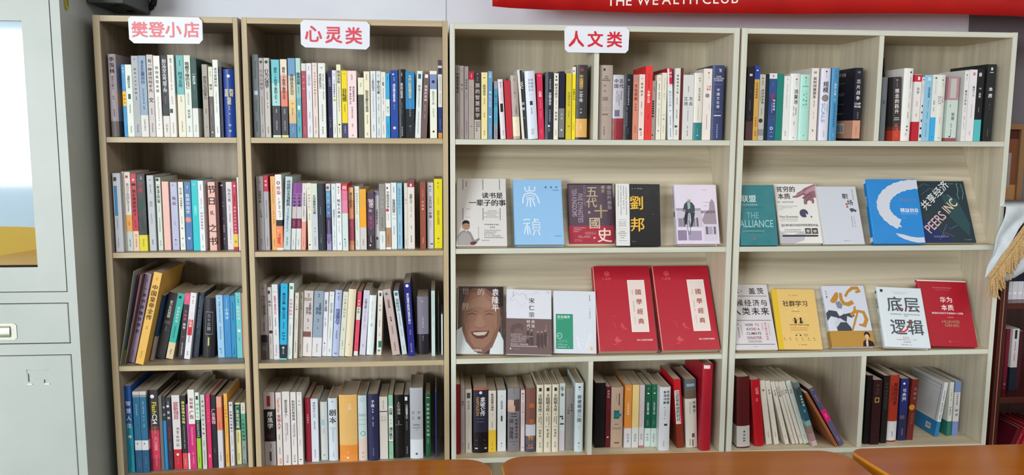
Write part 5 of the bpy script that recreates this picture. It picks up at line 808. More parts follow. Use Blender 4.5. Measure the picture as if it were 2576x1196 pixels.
facebook('F9', 'bright blue book face out with sweeping pale brush ring', '0c80cc', [
 ('S', arc(.98, .43, .70, .35, 86, 232, 34), [.125 - .035 * abs(i - 20) / 20 + .008 * math.sin(i * 2.3) for i in range(35)], 'c9cfdb'),
 ('S', arc(.90, .40, .60, .41, 215, 238, 8), [.07, .075, .07, .065, .055, .045, .03, .018, .006], 'c9cfdb'),
 ('S', [(.46, .85), (.58, .885), (.72, .93), (.86, .95), (.99, .945)], [.008, .03, .045, .05, .05], 'c9cfdb'), ('S', [(.48, .88), (.62, .93), (.76, .965)], [.004, .012, .004], 'c9cfdb'),
 ('T', '精益创业', .60, .325, .068, '5a8cc0', .98), ('T', '精益创业', .60, .49, .072, 'e4ecf4', .98), ('M', .60, .545, .36, .026, '90c4e8'), ('M', .61, .605, .08, .014, '80b8e0')],
 spine=[('R', 0, 0, 1, .06, 'e4e8ec'), ('V', '精益创业', .26, .42, .5, 'dce8f4'), ('R', 0, .9, 1, .07, 'e4e8ec')])
facebook('F10', 'dark navy book face out with slanted white and pastel lettering', '22343f', [
 ('P', [(0, .55), (.3, .8), (.6, .99), (0, .99)], '1c2c5c'), ('P', [(.5, .2), (.8, .3), (.95, .7), (.9, .9), (.6, .6)], '2a4a50'),
 ('D', '共享经济', .16, .39, .150, 'dce0e0', 42), ('L', 'PEERS', .10, .80, .15, 'd8b4b8', .40, 42), ('L', 'INC', .52, .485, .15, 'e0c8a8', .24, 42), ('M', .2, .9, .3, .03, '9c8cc0'),
 ('S', [(.05, .12), (.2, .04), (.3, .08)], .004, '5c7c84'), ('S', [(.12, .22), (.3, .12), (.45, .16)], .003, '5c7c84'), ('S', [(.62, .22), (.70, .28), (.68, .34)], .005, '7cb0b0'), ('S', [(.84, .04), (.86, .15), (.82, .22), (.84, .30)], .004, '8cb4b0'), ('S', [(.93, .05), (.95, .2), (.9, .3)], .003, '8cb4b0'),
 ('S', [(.35, .9), (.5, .7), (.55, .78), (.7, .72)], .004, '5c7ca0'), ('S', [(.3, .95), (.45, .84), (.6, .9)], .004, '8c5c90'), ('M', .68, .045, .22, .016, '9ab0b4'), ('M', .78, .95, .16, .015, '9ab0b4')], hard=False)
facebook('G1', 'book face out with close-up photo of smiling elderly face', '3a2828', [
 ('P', [(0, 1), (0, .66), (.12, .60), (.2, .80), (.45, .99), (.62, 1)], 'c8d0d4'), ('P', [(.70, 1), (.72, .9), (.85, .66), (.92, .68), (1, .80), (1, 1)], 'd0d8dc'),
 ('P', [(.10, .50), (.10, .30), (.18, .12), (.32, .03), (.60, .02), (.82, .12), (.93, .34), (.94, .56), (.86, .74), (.76, .9), (.6, .99), (.38, .97), (.2, .82), (.12, .66)], '7a5648'),
 ('P', [(.14, .52), (.16, .28), (.3, .10), (.6, .08), (.78, .2), (.86, .4), (.86, .6), (.74, .8), (.58, .92), (.38, .9), (.24, .76)], '8f6a58'),
 ('P', [(.25, .22), (.55, .14), (.75, .26), (.7, .34), (.45, .30), (.25, .34)], '9c7664'), ('S', [(.22, .43), (.32, .405), (.42, .43)], [.004, .012, .004], '4c3028'), ('S', [(.60, .43), (.70, .405), (.80, .43)], [.004, .012, .004], '4c3028'),
 ('S', [(.2, .385), (.32, .36), (.44, .385)], .007, '6a4a3c'), ('S', [(.58, .385), (.70, .36), (.82, .385)], .007, '6a4a3c'),
 ('P', [(.46, .42), (.52, .42), (.60, .56), (.56, .61), (.42, .61), (.39, .56)], '9c7462'), ('S', [(.39, .60), (.49, .625), (.60, .60)], .005, '7c5646'),
 ('P', [(.30, .68), (.42, .665), (.58, .665), (.70, .66), (.66, .74), (.55, .78), (.42, .775), (.34, .73)], '5c322a'), ('P', [(.34, .69), (.5, .68), (.66, .675), (.6, .725), (.45, .735), (.38, .72)], 'c0b4a6'),
 ('S', [(.24, .60), (.22, .7), (.3, .8)], .005, '7a5444'), ('S', [(.78, .58), (.80, .68), (.72, .8)], .005, '7a5444'),
 ('R', .88, 0, .12, .30, '241a1c'), ('V', '袁隆平', .83, .03, .38, .115, 'e8e4e4'), ('V', '的', .51, .03, .14, .11, 'c8b8b0'), ('V', '世', .18, .02, .13, .11, '9c8c84'), ('V', '界', .18, .25, .37, .12, 'b8a8a0'), ('N', .95, .05, .25, .012, 'aaa'), ('N', .95, .45, .75, .012, '998'), ('L', 'LONGPING', .28, .945, .035, 'd8d4d0', .26)], hard=False)
facebook('G2', 'book face out, white mountain drawing above brown lower half', 'd5d7e2', [
 ('R', 0, .455, 1, .545, '6c5858'), ('S', [(.06, .18), (.16, .10), (.24, .06), (.28, .09), (.36, .055), (.42, .08), (.46, .16)], .003, '8a8c9c'), ('S', [(.1, .2), (.2, .14), (.26, .2), (.34, .28), (.42, .2)], .002, 'a8aab8'), ('S', [(.58, .08), (.66, .03), (.72, .06)], .004, 'a8b4bc'), ('S', [(.9, .02), (.95, .05)], .006, '8c949c'),
 ('V', '宋仁宗', .56, .12, .45, .088, '3c443c'), ('V', '共治', .59, .47, .60, .055, 'e0d8d8'), ('V', '时代', .49, .47, .60, .055, 'e0d8d8'), ('N', .15, .03, .12, .014, '889'),
 ('P', [(.08, .62), (.14, .56), (.28, .52), (.38, .56), (.36, .66), (.3, .6), (.2, .62), (.14, .7)], '5c4848')] +
 [('P', [(x - .03, .86 - s), (x - .035, .72 - s), (x - .015, .68 - s), (x + .02, .68 - s), (x + .04, .74 - s), (x + .035, .92 - s)], '4c3a3c') for x, s in ((.48, .04), (.56, .02), (.70, 0), (.78, 0), (.86, .02))] +
 [('O', x, .655 - s, .02, 'a88c84') for x, s in ((.48, .04), (.56, .02), (.70, 0), (.78, 0), (.86, .02))] +
 [('M', .10, .70 + k * .028, w_, .019, 'c8bcbc') for k, w_ in enumerate((.25, .50, .42, .36, .34))] + [('M', .10, .85, .42, .02, 'e0d8d8'), ('M', .10, .88, .60, .02, 'e0d8d8'), ('P', [(.08, .93), (.10, .90), (.12, .93)], 'e0e0e0'), ('M', .15, .925, .16, .012, 'a89c9c'), ('N', .88, .54, .64, .016, 'a89c9c'), ('N', .9, .70, .9, .018, 'b8acac')], spine=[('R', .1, .36, .8, .3, 'd8543c'), ('R', 0, .66, 1, .34, '6c5858')])
facebook('G3', 'pale grey book face out with green panel and white leaf pattern', 'd0d6e0', [
 ('R', .06, .375, .40, .56, '2c9070'), ('T', '苏东坡传', .09, .425, .052, 'd8ece4', 1), ('M', .1, .465, .14, .01, 'a8d8c8'), ('S', arc(.145, .725, .055, .045, 0, 360), .005, 'd8ece4'), ('M', .11, .725, .07, .018, 'd8ece4'),
 ('M', .1, .795, .22, .012, 'a8d0c4'), ('M', .1, .82, .25, .012, 'a8d0c4'), ('M', .1, .85, .12, .012, 'a8d0c4'), ('M', .1, .87, .25, .014, 'd0e4dc'), ('M', .1, .905, .28, .018, 'e0f0e8'),
 ('N', .86, .06, .16, .022, '556'), ('N', .86, .28, .46, .018, '778'), ('R', .86, .90, .05, .045, 'd8c040')] +
 [('S', [(.68 + .02 * k, .99 - .06 * k), (.60 - .02 * k, .90 - .05 * k), (.56, .80 - .03 * k)], [.002, .012, .002], 'e4eaf2') for k in range(4)] + [('S', [(.68 + .03 * k, .97 - .06 * k), (.80 + .02 * k, .88 - .06 * k), (.90, .84 - .06 * k)], [.002, .012, .002], 'e4eaf2') for k in range(4)] + [('S', [(.66, .99), (.72, .78), (.76, .56)], .004, 'e4eaf2')], hard=True)
for nm, lb in (('H1', 'left of two large red boxed books face out, pale title strip'), ('H2', 'right of two large red boxed books face out, pale title strip')):
    facebook(nm, lb, 'b01c30', [
     ('O', .245, .095, .047, 'd85c60'), ('O', .245, .095, .036, 'b01c30'), ('R', .225, .085, .04, .022, 'd85c60'), ('T', '六品堂', .15, .155, .034, 'd86064', 1.05),
     ('R', .59, .17, .30, .615, 'ece0dc'), ('R', .605, .18, .27, .595, 'e2d6d0'), ('V', '國學經典', .765, .26, .72, .07, '983c30'), ('N', .665, .29, .36, .013, 'a87c70'), ('N', .665, .42, .56, .013, 'a87c70'), ('N', .665, .60, .70, .012, 'b89c90'),
     ('S', [(.27, .60), (.33, .60)], .005, 'c84048'), ('S', [(.28, .66), (.31, .70), (.32, .74)], .007, 'c84048'), ('P', [(.41, .68), (.45, .69), (.47, .73), (.54, .76), (.45, .75), (.41, .72)], 'c84850'), ('P', [(.28, .87), (.33, .83), (.36, .87), (.41, .875), (.36, .90), (.30, .90)], 'd05058'), ('P', [(.25, .925), (.34, .905), (.33, .92), (.27, .935)], 'c84850'),
     ('T', '浙江人民美术出版社', .66, .877, .021, 'f0dcdc', .95)], hard=False, name='boxed_book')
facebook('I1', 'white book face out with heavy black characters and red English capitals', 'd4d0d4', [
 ('T', '尔·盖茨', .12, .105, .105, '26242a', 1.18), ('R', .03, .18, .92, .007, '4a3038'), ('T', '候经济与', .18, .29, .108, '26242a', 1.12), ('T', '人类未来', .06, .42, .125, '26242a', 1.12), ('R', .03, .555, .92, .007, '4a3038'),
 ('L', 'HOW', .33, .625, .042, '4c2c34', .18), ('L', 'TO', .55, .625, .042, 'c04858', .1), ('L', 'AVOID A', .33, .69, .042, '7c3844', .32), ('L', 'CLIMATE', .33, .755, .042, '6c3440', .34), ('L', 'DISASTER', .33, .82, .042, '8c3c4c', .34),
 ('N', .72, .60, .72, .016, 'c06070'), ('V', '助力碳中和目标', .80, .59, .86, .034, 'c46478'), ('N', .87, .6, .8, .014, 'c48090'), ('M', .33, .865, .33, .014, '777'), ('M', .33, .885, .33, .014, '555'), ('N', .15, .6, .84, .018, '4a464c'), ('N', .22, .62, .8, .012, '777'), ('R', .03, .915, .92, .007, '4a3038'), ('M', .45, .955, .08, .01, '777')], hard=False)
facebook('I2', 'yellow book face out with two small dancing figures', 'deba6c', [
 ('R', 0, 0, .12, 1, 'dcb820'), ('T', '社群学习', .22, .245, .105, '262018', 1.0), ('M', .38, .105, .24, .018, 'a87c58'), ('M', .40, .375, .2, .018, '8a6c48'), ('O', .50, .34, .02, 'e8d8a8'), ('O', .33, .39, .018, 'e4cc94'), ('O', .73, .43, .018, 'e4cc94'), ('O', .54, .44, .02, 'ecdcb0'),
 ('P', [(.43, .575), (.45, .52), (.44, .49), (.47, .485), (.49, .52), (.495, .575)], '3a1c20'), ('P', [(.55, .575), (.57, .53), (.57, .49), (.61, .49), (.61, .53), (.63, .575)], '3a1c20'), ('O', .455, .495, .022, '3a1c20'), ('O', .59, .495, .026, '3a1c20'), ('S', [(.40, .51), (.43, .54), (.46, .53)], .004, '3a1c20'), ('S', [(.49, .53), (.52, .50)], .004, '3a1c20'), ('S', [(.62, .53), (.65, .55), (.62, .56)], .004, '3a1c20'),
 ('L', 'social learning', .32, .595, .026, '3a2c20', .44), ('M', .33, .65, .42, .018, 'c07038'), ('M', .33, .685, .42, .018, 'c07038'), ('R', .41, .738, .14, .003, '777'), ('O', .44, .772, .016, '3a2c20'), ('O', .535, .772, .018, '3a2c20'), ('M', .61, .755, .1, .016, '6a5838'), ('M', .61, .78, .1, .016, '6a5838')] +
 [('M', x, .82, .06, .022, '3a3020') for x in (.14, .27, .41, .55, .69, .82)] + [('M', x, .85, .07, .012, '7a6840') for x in (.14, .27, .41, .55, .69, .82)] + [('M', .46, .925, .2, .018, '8a7038')], hard=False)
facebook('I3', 'white book face out with ochre brush characters and ochre base band', 'ccd2e0', [
 ('P', [(0, .45), (.08, .40), (.25, .42), (.42, .47), (.62, .44), (.66, .50), (.58, .53), (.48, .50), (.44, .60), (.52, .68), (.55, .74), (.2, .74), (.17, .60), (.26, .53), (.10, .50), (0, .58)], '3c4450'), ('P', [(.2, .56), (.3, .53), (.44, .60), (.3, .60), (.2, .68), (.15, .62)], 'c4cad6'), ('P', [(.26, .28), (.36, .25), (.42, .32), (.38, .38), (.29, .37)], '7c8494'), ('P', [(.24, .40), (.42, .41), (.38, .48), (.3, .5)], 'd8dce6'),
 ('P', [(.15, .24), (.22, .18), (.30, .11), (.36, .11), (.36, .18), (.30, .26), (.22, .29), (.15, .27)], 'b88434'),
 ('S', [(.42, .12), (.41, .22), (.45, .29), (.55, .31), (.68, .27)], [.035, .04, .045, .05, .05], 'b88434'), ('S', [(.52, .18), (.60, .10), (.72, .04), (.84, .04), (.88, .09), (.78, .11)], [.03, .03, .04, .045, .04, .03], 'b88434'),
 ('S', [(.70, .34), (.68, .42), (.58, .50)], [.02, .035, .03], 'b88434'), ('S', [(.56, .47), (.74, .42), (.88, .44), (.92, .56), (.84, .66), (.72, .64)], [.03, .03, .04, .045, .05, .02], 'b88434'), ('S', [(.74, .44), (.66, .56), (.54, .74)], [.02, .025, .02], 'b88434'),
 ('V', '心力著', .08, .07, .21, .028, '2a2a30'), ('R', 0, .74, 1, .26, 'b4883c'), ('M', .08, .79, .1, .02, '7a5820'), ('M', .28, .79, .3, .012, '7a5820'), ('M', .1, .84, .3, .018, '8a682c'), ('M', .1, .885, .38, .02, '4a3414'), ('M', .1, .93, .62, .022, '4a3414'),
 ('P', [(.72, .99), (.74, .92), (.80, .885), (.88, .89), (.97, .92), (.99, .99)], '16161c'), ('O', .85, .835, .045, 'd8b0a0', 1.2), ('P', [(.79, .83), (.79, .785), (.84, .755), (.91, .77), (.93, .82), (.90, .86), (.89, .81), (.84, .795), (.81, .81)], '1a1618'), ('P', [(.80, .99), (.80, .93), (.83, .87), (.86, .88), (.85, .95), (.84, .99)], 'dcb8a8')],
 spine=[('V', '心力', .14, .36, .7, 'a08858'), ('N', .40, .52, .22, '665'), ('R', 0, .74, 1, .26, 'b4883c')])
facebook('I4', 'white book face out with four thick grey and red characters', 'd6e0e6', [
 ('T', '底层', .17, .29, .27, '4c545c', 1.02), ('S', [(.40, .26), (.41, .31), (.47, .35), (.50, .36)], .018, 'c83040'), ('S', [(.70, .33), (.68, .36)], .02, 'c83040'),
 ('T', '逻辑', .17, .67, .27, '4c545c', 1.02), ('S', [(.57, .64), (.55, .70), (.48, .74), (.36, .745)], .018, 'c83040'), ('S', [(.66, .54), (.68, .58), (.64, .62)], .018, 'c83040'),
 ('M', .22, .455, .68, .024, '5c646c'), ('M', .52, .485, .1, .018, '5c646c'), ('M', .33, .08, .36, .012, 'b0a8b0'), ('M', .37, .105, .26, .012, 'b0a8b0'), ('M', .42, .84, .18, .03, 'b87880'), ('M', .28, .875, .46, .018, 'b08088'), ('M', .42, .91, .18, .022, '9a7078'), ('M', .36, .955, .26, .022, '8a9098'), ('R', .07, .04, .06, .045, '2c3040')],
 spine=[('R', .35, .06, .4, .04, '2c3040'), ('V', '底层逻辑', .18, .36, .5, '6a7078'), ('N', .44, .58, .3, '556'), ('N', .64, .7, .3, '667')])
facebook('I5', 'dark red book face out with white characters, leaning furthest right', 'a81428', [
 ('R', 0, 0, 1, .018, 'e8dcd4'),
 ('T', '华为', .40, .30, .095, 'f4e8e4', 1.04), ('T', '本质', .40, .42, .095, 'f4e8e4', 1.04), ('M', .29, .115, .4, .02, 'd89090'), ('M', .34, .15, .3, .016, 'd07078'), ('T', '高速成长背后不可复制的十大逻辑', .20, .505, .032, 'f0d8d8', .98), ('M', .5, .565, .14, .02, 'e0b0b0'),
 ('L', 'HUAWEI', .38, .63, .046, 'b08c74', .34), ('L', 'GENES', .42, .685, .046, 'b08c74', .28), ('O', .47, .925, .025, 'c04850'), ('M', .53, .925, .16, .016, 'c85860')], spine=[('R', .2, .02, .6, .05, 'd890a0'), ('V', '华为本质', .15, .4, .5, 'e8c8cc')])

# ---------------------------------------------------------------- signs
def sign(pts, text, xs, zc, size, col, label, name='shelf_sign', faded=False, rot=0):
    root = empty(name); tag(root, label, 'sign', 'category signs fixed to the bookcase tops')
    b = MB(); prism(b, pts, -.0065, -.0008, mat('e4e8f2', .35), mat('d0d4de', .5)); b.build('board', root)
    P = Print(lambda x: -.0065)
    for c, x in zip(text, xs): P.glyph(c, x, zc + rot * (x - xs[0]), size, col, key='s', lift=.0004)
    P.build('lettering', root)
load_glyphs('樊登小店心灵类人文', 0, 's')
sign([(.103, 1.786), (.110, 1.7925), (.302, 1.793), (.312, 1.783), (.3115, 1.729), (.301, 1.7175), (.116, 1.7165), (.1035, 1.728)], '樊登小店', (.134, .182, .229, .281), 1.755, .047, 'e8868c',
     'white sign with four faded pink characters on the narrow oak bookcase', rot=.01)
sign([(.594, 1.782), (.604, 1.791), (.788, 1.789), (.797, 1.78), (.7955, 1.718), (.785, 1.7075), (.606, 1.7115), (.594, 1.721)], '心灵类', (.631, .690, .749), 1.7505, .052, 'd8505e',
     'white sign with three crimson characters on the wide oak bookcase', rot=-.035)
sign([(1.382, 1.776), (1.391, 1.785), (1.573, 1.785), (1.583, 1.775), (1.581, 1.717), (1.572, 1.7075), (1.394, 1.7075), (1.384, 1.716)], '人文类', (1.419, 1.4775, 1.537), 1.747, .050, 'd02434',
     'white sign with three bright red characters on the middle pale bookcase')
# ---------------------------------------------------------------- banner on the wall
LOW = [(1.163, 1.8415), (1.225, 1.8375), (1.480, 1.8338), (1.604, 1.8312), (2.056, 1.8343), (2.43, 1.8444), (2.63, 1.8441), (2.864, 1.8395), (4.3, 1.83)]
def low(x):
    for (a, za), (c, zc) in zip(LOW, LOW[1:]):
        if x <= c: return za + (zc - za) * (x - a) / (c - a)
    return LOW[-1][1]
BANNER = noisy('red_banner_cloth', 'b8161a', 'd4241e', 5, .42, .05)
nt = BANNER.node_tree; tr = nt.nodes.new('ShaderNodeBsdfTranslucent'); tr.inputs[0].default_value = (.8, .03, .03, 1); mx = nt.nodes.new('ShaderNodeMixShader'); mx.inputs[0].default_value = .35
nt.links.new(nt.nodes['Principled BSDF'].outputs[0], mx.inputs[1]); nt.links.new(tr.outputs[0], mx.inputs[2]); nt.links.new(mx.outputs[0], nt.nodes['Material Output'].inputs[0])
bn = empty('banner'); tag(bn, 'red fabric banner hanging on the wall above the pale bookcases', 'banner')
b = MB(); NX, NZ = 120, 16; vs = []; wav = lambda x, t: .004 - .006 * math.sin(x * 7 + 1) * (1 - t) - .003 * math.sin(x * 23) * (1 - t) - .002 * math.sin(x * 41 + t * 5)
for i in range(NX + 1):
    x = 1.163 + (4.3 - 1.163) * i / NX
    for j in range(NZ + 1):
        t = j / NZ; zl = low(x); vs.append((x, wav(x, t), zl + (2.55 - zl) * t))
b.add(vs, [(i * (NZ + 1) + j, (i + 1) * (NZ + 1) + j, (i + 1) * (NZ + 1) + j + 1, i * (NZ + 1) + j + 1) for i in range(NX) for j in range(NZ)], BANNER, True)
o = b.build('cloth', bn); sm = o.modifiers.new('thickness', 'SOLIDIFY'); sm.thickness = .0012
P = Print(lambda x: wav(x, 0) - .0012)
for c, x in zip('THE WEALTH CLUB', (1.527, 1.5555, 1.582, 0, 1.628, 1.664, 1.697, 1.727, 1.751, 1.783, 0, 1.824, 1.853, 1.880, 1.912)):
    if c != ' ': P.word(c, x, 1.8715 + (x - 1.7) * .034, .042, 'f4e4e0', center=True)
P.build('lettering', bn)
# ---------------------------------------------------------------- steel cabinet
cb = empty('steel_cabinet', (0, 0, 0)); tag(cb, 'tall grey enamelled steel cabinet left of the narrow oak bookcase', 'cabinet')
yf = -.125
b = MB(); x0, x1 = -.93, -.036
b.box(x1 - .001, x1, yf + .02, .28, .05, 2.05, STEEL); b.box(x0, x0 + .001, yf, .28, .05, 2.05, STEEL); b.box(x0, x1, .279, .28, .05, 2.05, STEEL)
b.box(x0, x1, yf, .28, 2.03, 2.05, STEEL); b.box(x0, x1, yf, .28, .05, .08, STEEL)
b.box(-.061, x1, yf, yf + .02, .05, 2.05, STEEL); b.box(x0, -.905, yf, yf + .02, .05, 2.05, STEEL)
for z0, z1 in ((.973, 1.004), (.821, .853)): b.box(-.905, -.061, yf, yf + .02, z0, z1, STEEL)
b.box(-.905, -.061, yf + .022, yf + .03, .08, 2.03, DARK)
b.build('body', cb)
# upper door with glass
dr = MB(); gx0, gx1, gz0, gz1 = -.80, -.138, 1.08, 1.761; dx0, dx1, dz0, dz1 = -.902, -.0635, 1.0065, 2.028; yd = yf - .001
for r in ((dx0, gx0, dz0, dz1), (gx1, dx1, dz0, dz1), (gx0, gx1, dz0, gz0), (gx0, gx1, gz1, dz1)): dr.box(r[0], r[1], yd, yf + .018, r[2], r[3], STEEL)
door = dr.build('door', cb)
gl = bpy.data.materials.new('door_glass'); gl.use_nodes = True; gb = gl.node_tree.nodes['Principled BSDF']
gn = gl.node_tree; ga = gn.nodes.new('ShaderNodeBsdfTransparent'); ga.inputs[0].default_value = (.93, .97, .98, 1); gg = gn.nodes.new('ShaderNodeBsdfGlossy'); gg.inputs['Roughness'].default_value = .05
gf = gn.nodes.new('ShaderNodeFresnel'); gf.inputs[0].default_value = 1.7; gm = gn.nodes.new('ShaderNodeMixShader')      # thin glass: clear with a mirror-like surface
gn.links.new(gf.outputs[0], gm.inputs[0]); gn.links.new(ga.outputs[0], gm.inputs[1]); gn.links.new(gg.outputs[0], gm.inputs[2]); gn.links.new(gm.outputs[0], gn.nodes['Material Output'].inputs[0])
boxo('glass_pane', gx0, gx1, yf + .004, yf + .008, gz0, gz1, gl, bevel=0, parent=door)
boxo('glazing_bead', gx0, gx1, yf - .0015, yf + .004, gz0 - .003, gz0 + .002, DARK, bevel=0, parent=door)
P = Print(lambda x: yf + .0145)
P.rect(gx0 - .01, gx1 + .01, gz0 - .01, gz1 + .01, 'dfe8f4')  # pale sheet behind the pane, painting in the bright reflection on the glass
P.put([(gx0, 1.08), (gx1 + .005, 1.08), (gx1 + .005, 1.188)] + [(gx1 + .005 - t * .055, 1.188 + .006 * math.sin(t * .6) - .0028 * t * t * .12) for t in range(1, 13)], [tuple(range(15))], 'f0b818')
P.put([(gx0, 1.08), (gx1 + .005, 1.08), (gx1 + .005, 1.128), (-.3, 1.10), (gx0, 1.09)], [(0, 1, 2, 3, 4)], 'd89810')
P.build('reflection_sheet', door)
# drawer
dw = boxo('drawer', -.902, -.0635, yd, yf + .018, .8555, .9705, STEEL, parent=cb, bevel=.0015)
b = MB(); prism(b, [(-.30, .867), (-.213, .867), (-.2065, .873), (-.2065, .909), (-.213, .915), (-.30, .915), (-.306, .909), (-.306, .873)], yd - .0022, yd - .0002, mat('b9bcae', .35, 'm', .3)); b.build('handle_surround', dw)
b = MB(); n = 8
vs = []
for i in range(n + 1):
    a = math.pi * i / n; vs += [(-.296, yd - .0024 - .006 * math.sin(a) * (1 if i else 0), .891 - .0165 * math.cos(a)), (-.2235, yd - .0024 - .006 * math.sin(a), .891 - .0165 * math.cos(a))]
b.add(vs, [(2 * i, 2 * i + 1, 2 * i + 3, 2 * i + 2) for i in range(n)] + [tuple(range(1, 2 * n + 2, 2)), tuple(range(0, 2 * n + 2, 2))[::-1]], mat('c8cbb8', .25, 'm', .6), False)
b.build('handle', dw)
ld = boxo('door', -.902, -.0635, yd, yf + .018, .085, .8185, STEEL, parent=cb, bevel=.0015)
b = MB()
b.box(-.188, -.128, yd - .0016, yd, .7765, .7785, STEEL); b.box(-.188, -.1865, yd - .0016, yd, .7655, .7785, STEEL)
b.box(-.184, -.1825, yd - .0022, yd, .742, .766, mat('4a504c')); b.box(-.1405, -.139, yd - .0022, yd, .738, .748, mat('4a504c'))
b.box(-.187, -.174, yd - .003, yd, .7335, .7365, mat('f0f4f0', .2)); b.box(-.139, -.126, yd - .003, yd, .7335, .7365, mat('f0f4f0', .2))
b.build('label_holder', ld)
b = MB(); b.box(x0 + .01, x1 - .01, yf + .03, .27, 0, .05, DARK); b.build('plinth', cb)
# badge hanging on the cabinet's side
b = MB(); pts = [(.0, 1.86), (.0, 1.81)] + [(.011 - .011 * math.cos(math.pi * i / 10), 1.81 - .013 * math.sin(math.pi * i / 10)) for i in range(1, 10)] + [(.022, 1.81), (.022, 1.86)]
prism(b, pts, 0, .003, mat('aab03c', .5)); prism(b, [(.004, 1.858), (.004, 1.812), (.010, 1.812), (.010, 1.858)], -.0006, 0, mat('c88a28', .5)); prism(b, [(.013, 1.858), (.013, 1.808), (.018, 1.808), (.018, 1.858)], -.0006, 0, mat('6c7c34', .5))
o = b.build('tag'); tag(o, 'rounded yellow and green tag hanging on the side of the steel cabinet', 'tag'); o.rotation_euler.z = math.pi / 2; o.location = (-.0325, -.094, 0)
# dark box and black fixture on the wall, above the narrow bookcase
bx = empty('wall_box'); tag(bx, 'dark grey box with black foot on the wall above narrow oak bookcase', 'box')
boxo('housing', -.030, .072, .05, .288, 1.8375, 1.93, mat('4c504e', .5), bevel=.002, parent=bx)
boxo('foot', .028, .047, .06, .09, 1.8345, 1.8375, RUBBER, bevel=0, parent=bx); boxo('foot', .028, .047, .2, .23, 1.8345, 1.8375, RUBBER, bevel=0, parent=bx)
b = MB(); tube(b, [(.070 + .018 * math.cos(a), .282, 1.895 + .036 * math.sin(a)) for a in [math.pi * (.9 + 1.3 * i / 14) for i in range(15)]], [.005 + .006 * math.sin(math.pi * i / 14) for i in range(15)], RUBBER, 10)
tag(b.build('cable'), 'black cable loop hanging on the wall right of the dark grey box', 'cable')
# ---------------------------------------------------------------- mahogany bookcase, its books, picture and cloth
mh = empty('bookcase'); tag(mh, 'dark mahogany bookcase at the far right edge', 'bookcase')
boxo('side_panel', 2.862, 2.888, 0, .285, 0, 1.2, MAHOG, bevel=.001, parent=mh); boxo('side_panel', 3.70, 3.726, 0, .285, 0, 1.2, MAHOG, bevel=.001, parent=mh)
boxo('inlay', 2.8725, 2.8745, -.0012, .0005, .02, 1.195, mat('b87858', .3), bevel=0, parent=mh)
boxo('top_panel', 2.858, 3.73, -.01, .287, 1.2, 1.228, MAHOG_H, bevel=.002, parent=mh); boxo('back_panel', 2.888, 3.70, .276, .284, .05, 1.2, MAHOG, bevel=0, parent=mh)
for z in (.9055, .5797, .25): boxo('shelf', 2.8883, 3.6997, .004, .276, z - .021, z, MAHOG_H, parent=mh)
boxo('plinth', 2.888, 3.70, .01, .03, 0, .08, MAHOG, bevel=0, parent=mh)
R1 = [(2.906 + i * .0195, .06, .0185, .225, 0, .15, '191a2c,.72:c9c9cf', '~@.1-.3/8a8c98', '!.5,.9,.5,.03/e8e8e8') for i in range(8)]
R2 = [(2.916, .08, .010, .215, 0, .15, 'a8884a', '~@.7-.85/554'), (2.928, .08, .022, .218, 0, .16, '4c0f1c'), (2.952, .08, .013, .218, 0, .16, '701a2c', '!.5,.9,.3,.02/d8a890'),
      (2.967, .07, .024, .221, 0, .16, 'c4c0c0,.62:14202a', '[.5,.09,.35,.14/222', '~@.2-.55/884860'), (2.993, .08, .02, .21, 0, .15, '3c1620')]
R3 = [(2.955, .07, .012, .205, 20, .15, '5a1220'), (2.972, .07, .014, .205, 21, .15, '8a1824', '~@.1-.7/c89090'), (2.992, .07, .016, .21, 22, .15, '9c1c28', '~@.1-.8/d8a0a0'), (3.012, .07, .014, .21, 22, .15, 'a02028', '~@.2-.8/d8b0a0'),
      (3.034, .07, .016, .21, 22, .15, '7c1420'), (3.055, .07, .016, .21, 22, .15, '6a4420')]
for rows, zz, pl in ((R1, .9055, 'in upper bay of mahogany bookcase'), (R2, .5797, 'in middle bay of mahogany bookcase'), (R3, .25, 'in lower bay of mahogany bookcase')):
    row_z = zz + .0006
    for i, r in enumerate(rows):
        cs = [cname(c.split(':')[-1]) for c in r[6].split(',')]; cs = list(dict.fromkeys(cs))
        book(list(r), '%s%s book, %s from left %s' % ('leaning ' if r[4] else '', ' and '.join(cs[:2]), ORD[i], pl), 'books ' + pl)
pf = empty('framed_picture'); tag(pf, 'wooden framed brown and grey picture on the wall at far right', 'picture')
fw_ = mat('8c6a48', .4)
for r in ((2.90, 3.105, 1.484, 1.504), (2.90, 3.105, 1.206, 1.226), (2.90, 2.92, 1.226, 1.484), (3.085, 3.105, 1.226, 1.484)): boxo('frame', r[0], r[1], .268, .2858, r[2], r[3], fw_, parent=pf)
P = Print(lambda x: .280); P.rect(2.92, 3.085, 1.226, 1.484, '7c4a30'); P.rect(2.92, 3.085, 1.226, 1.285, 'b08050'); P.rect(2.92, 3.062, 1.275, 1.40, '9a948a'); P.rect(2.92, 3.085, 1.45, 1.484, '4a2018'); P.build('print', pf)
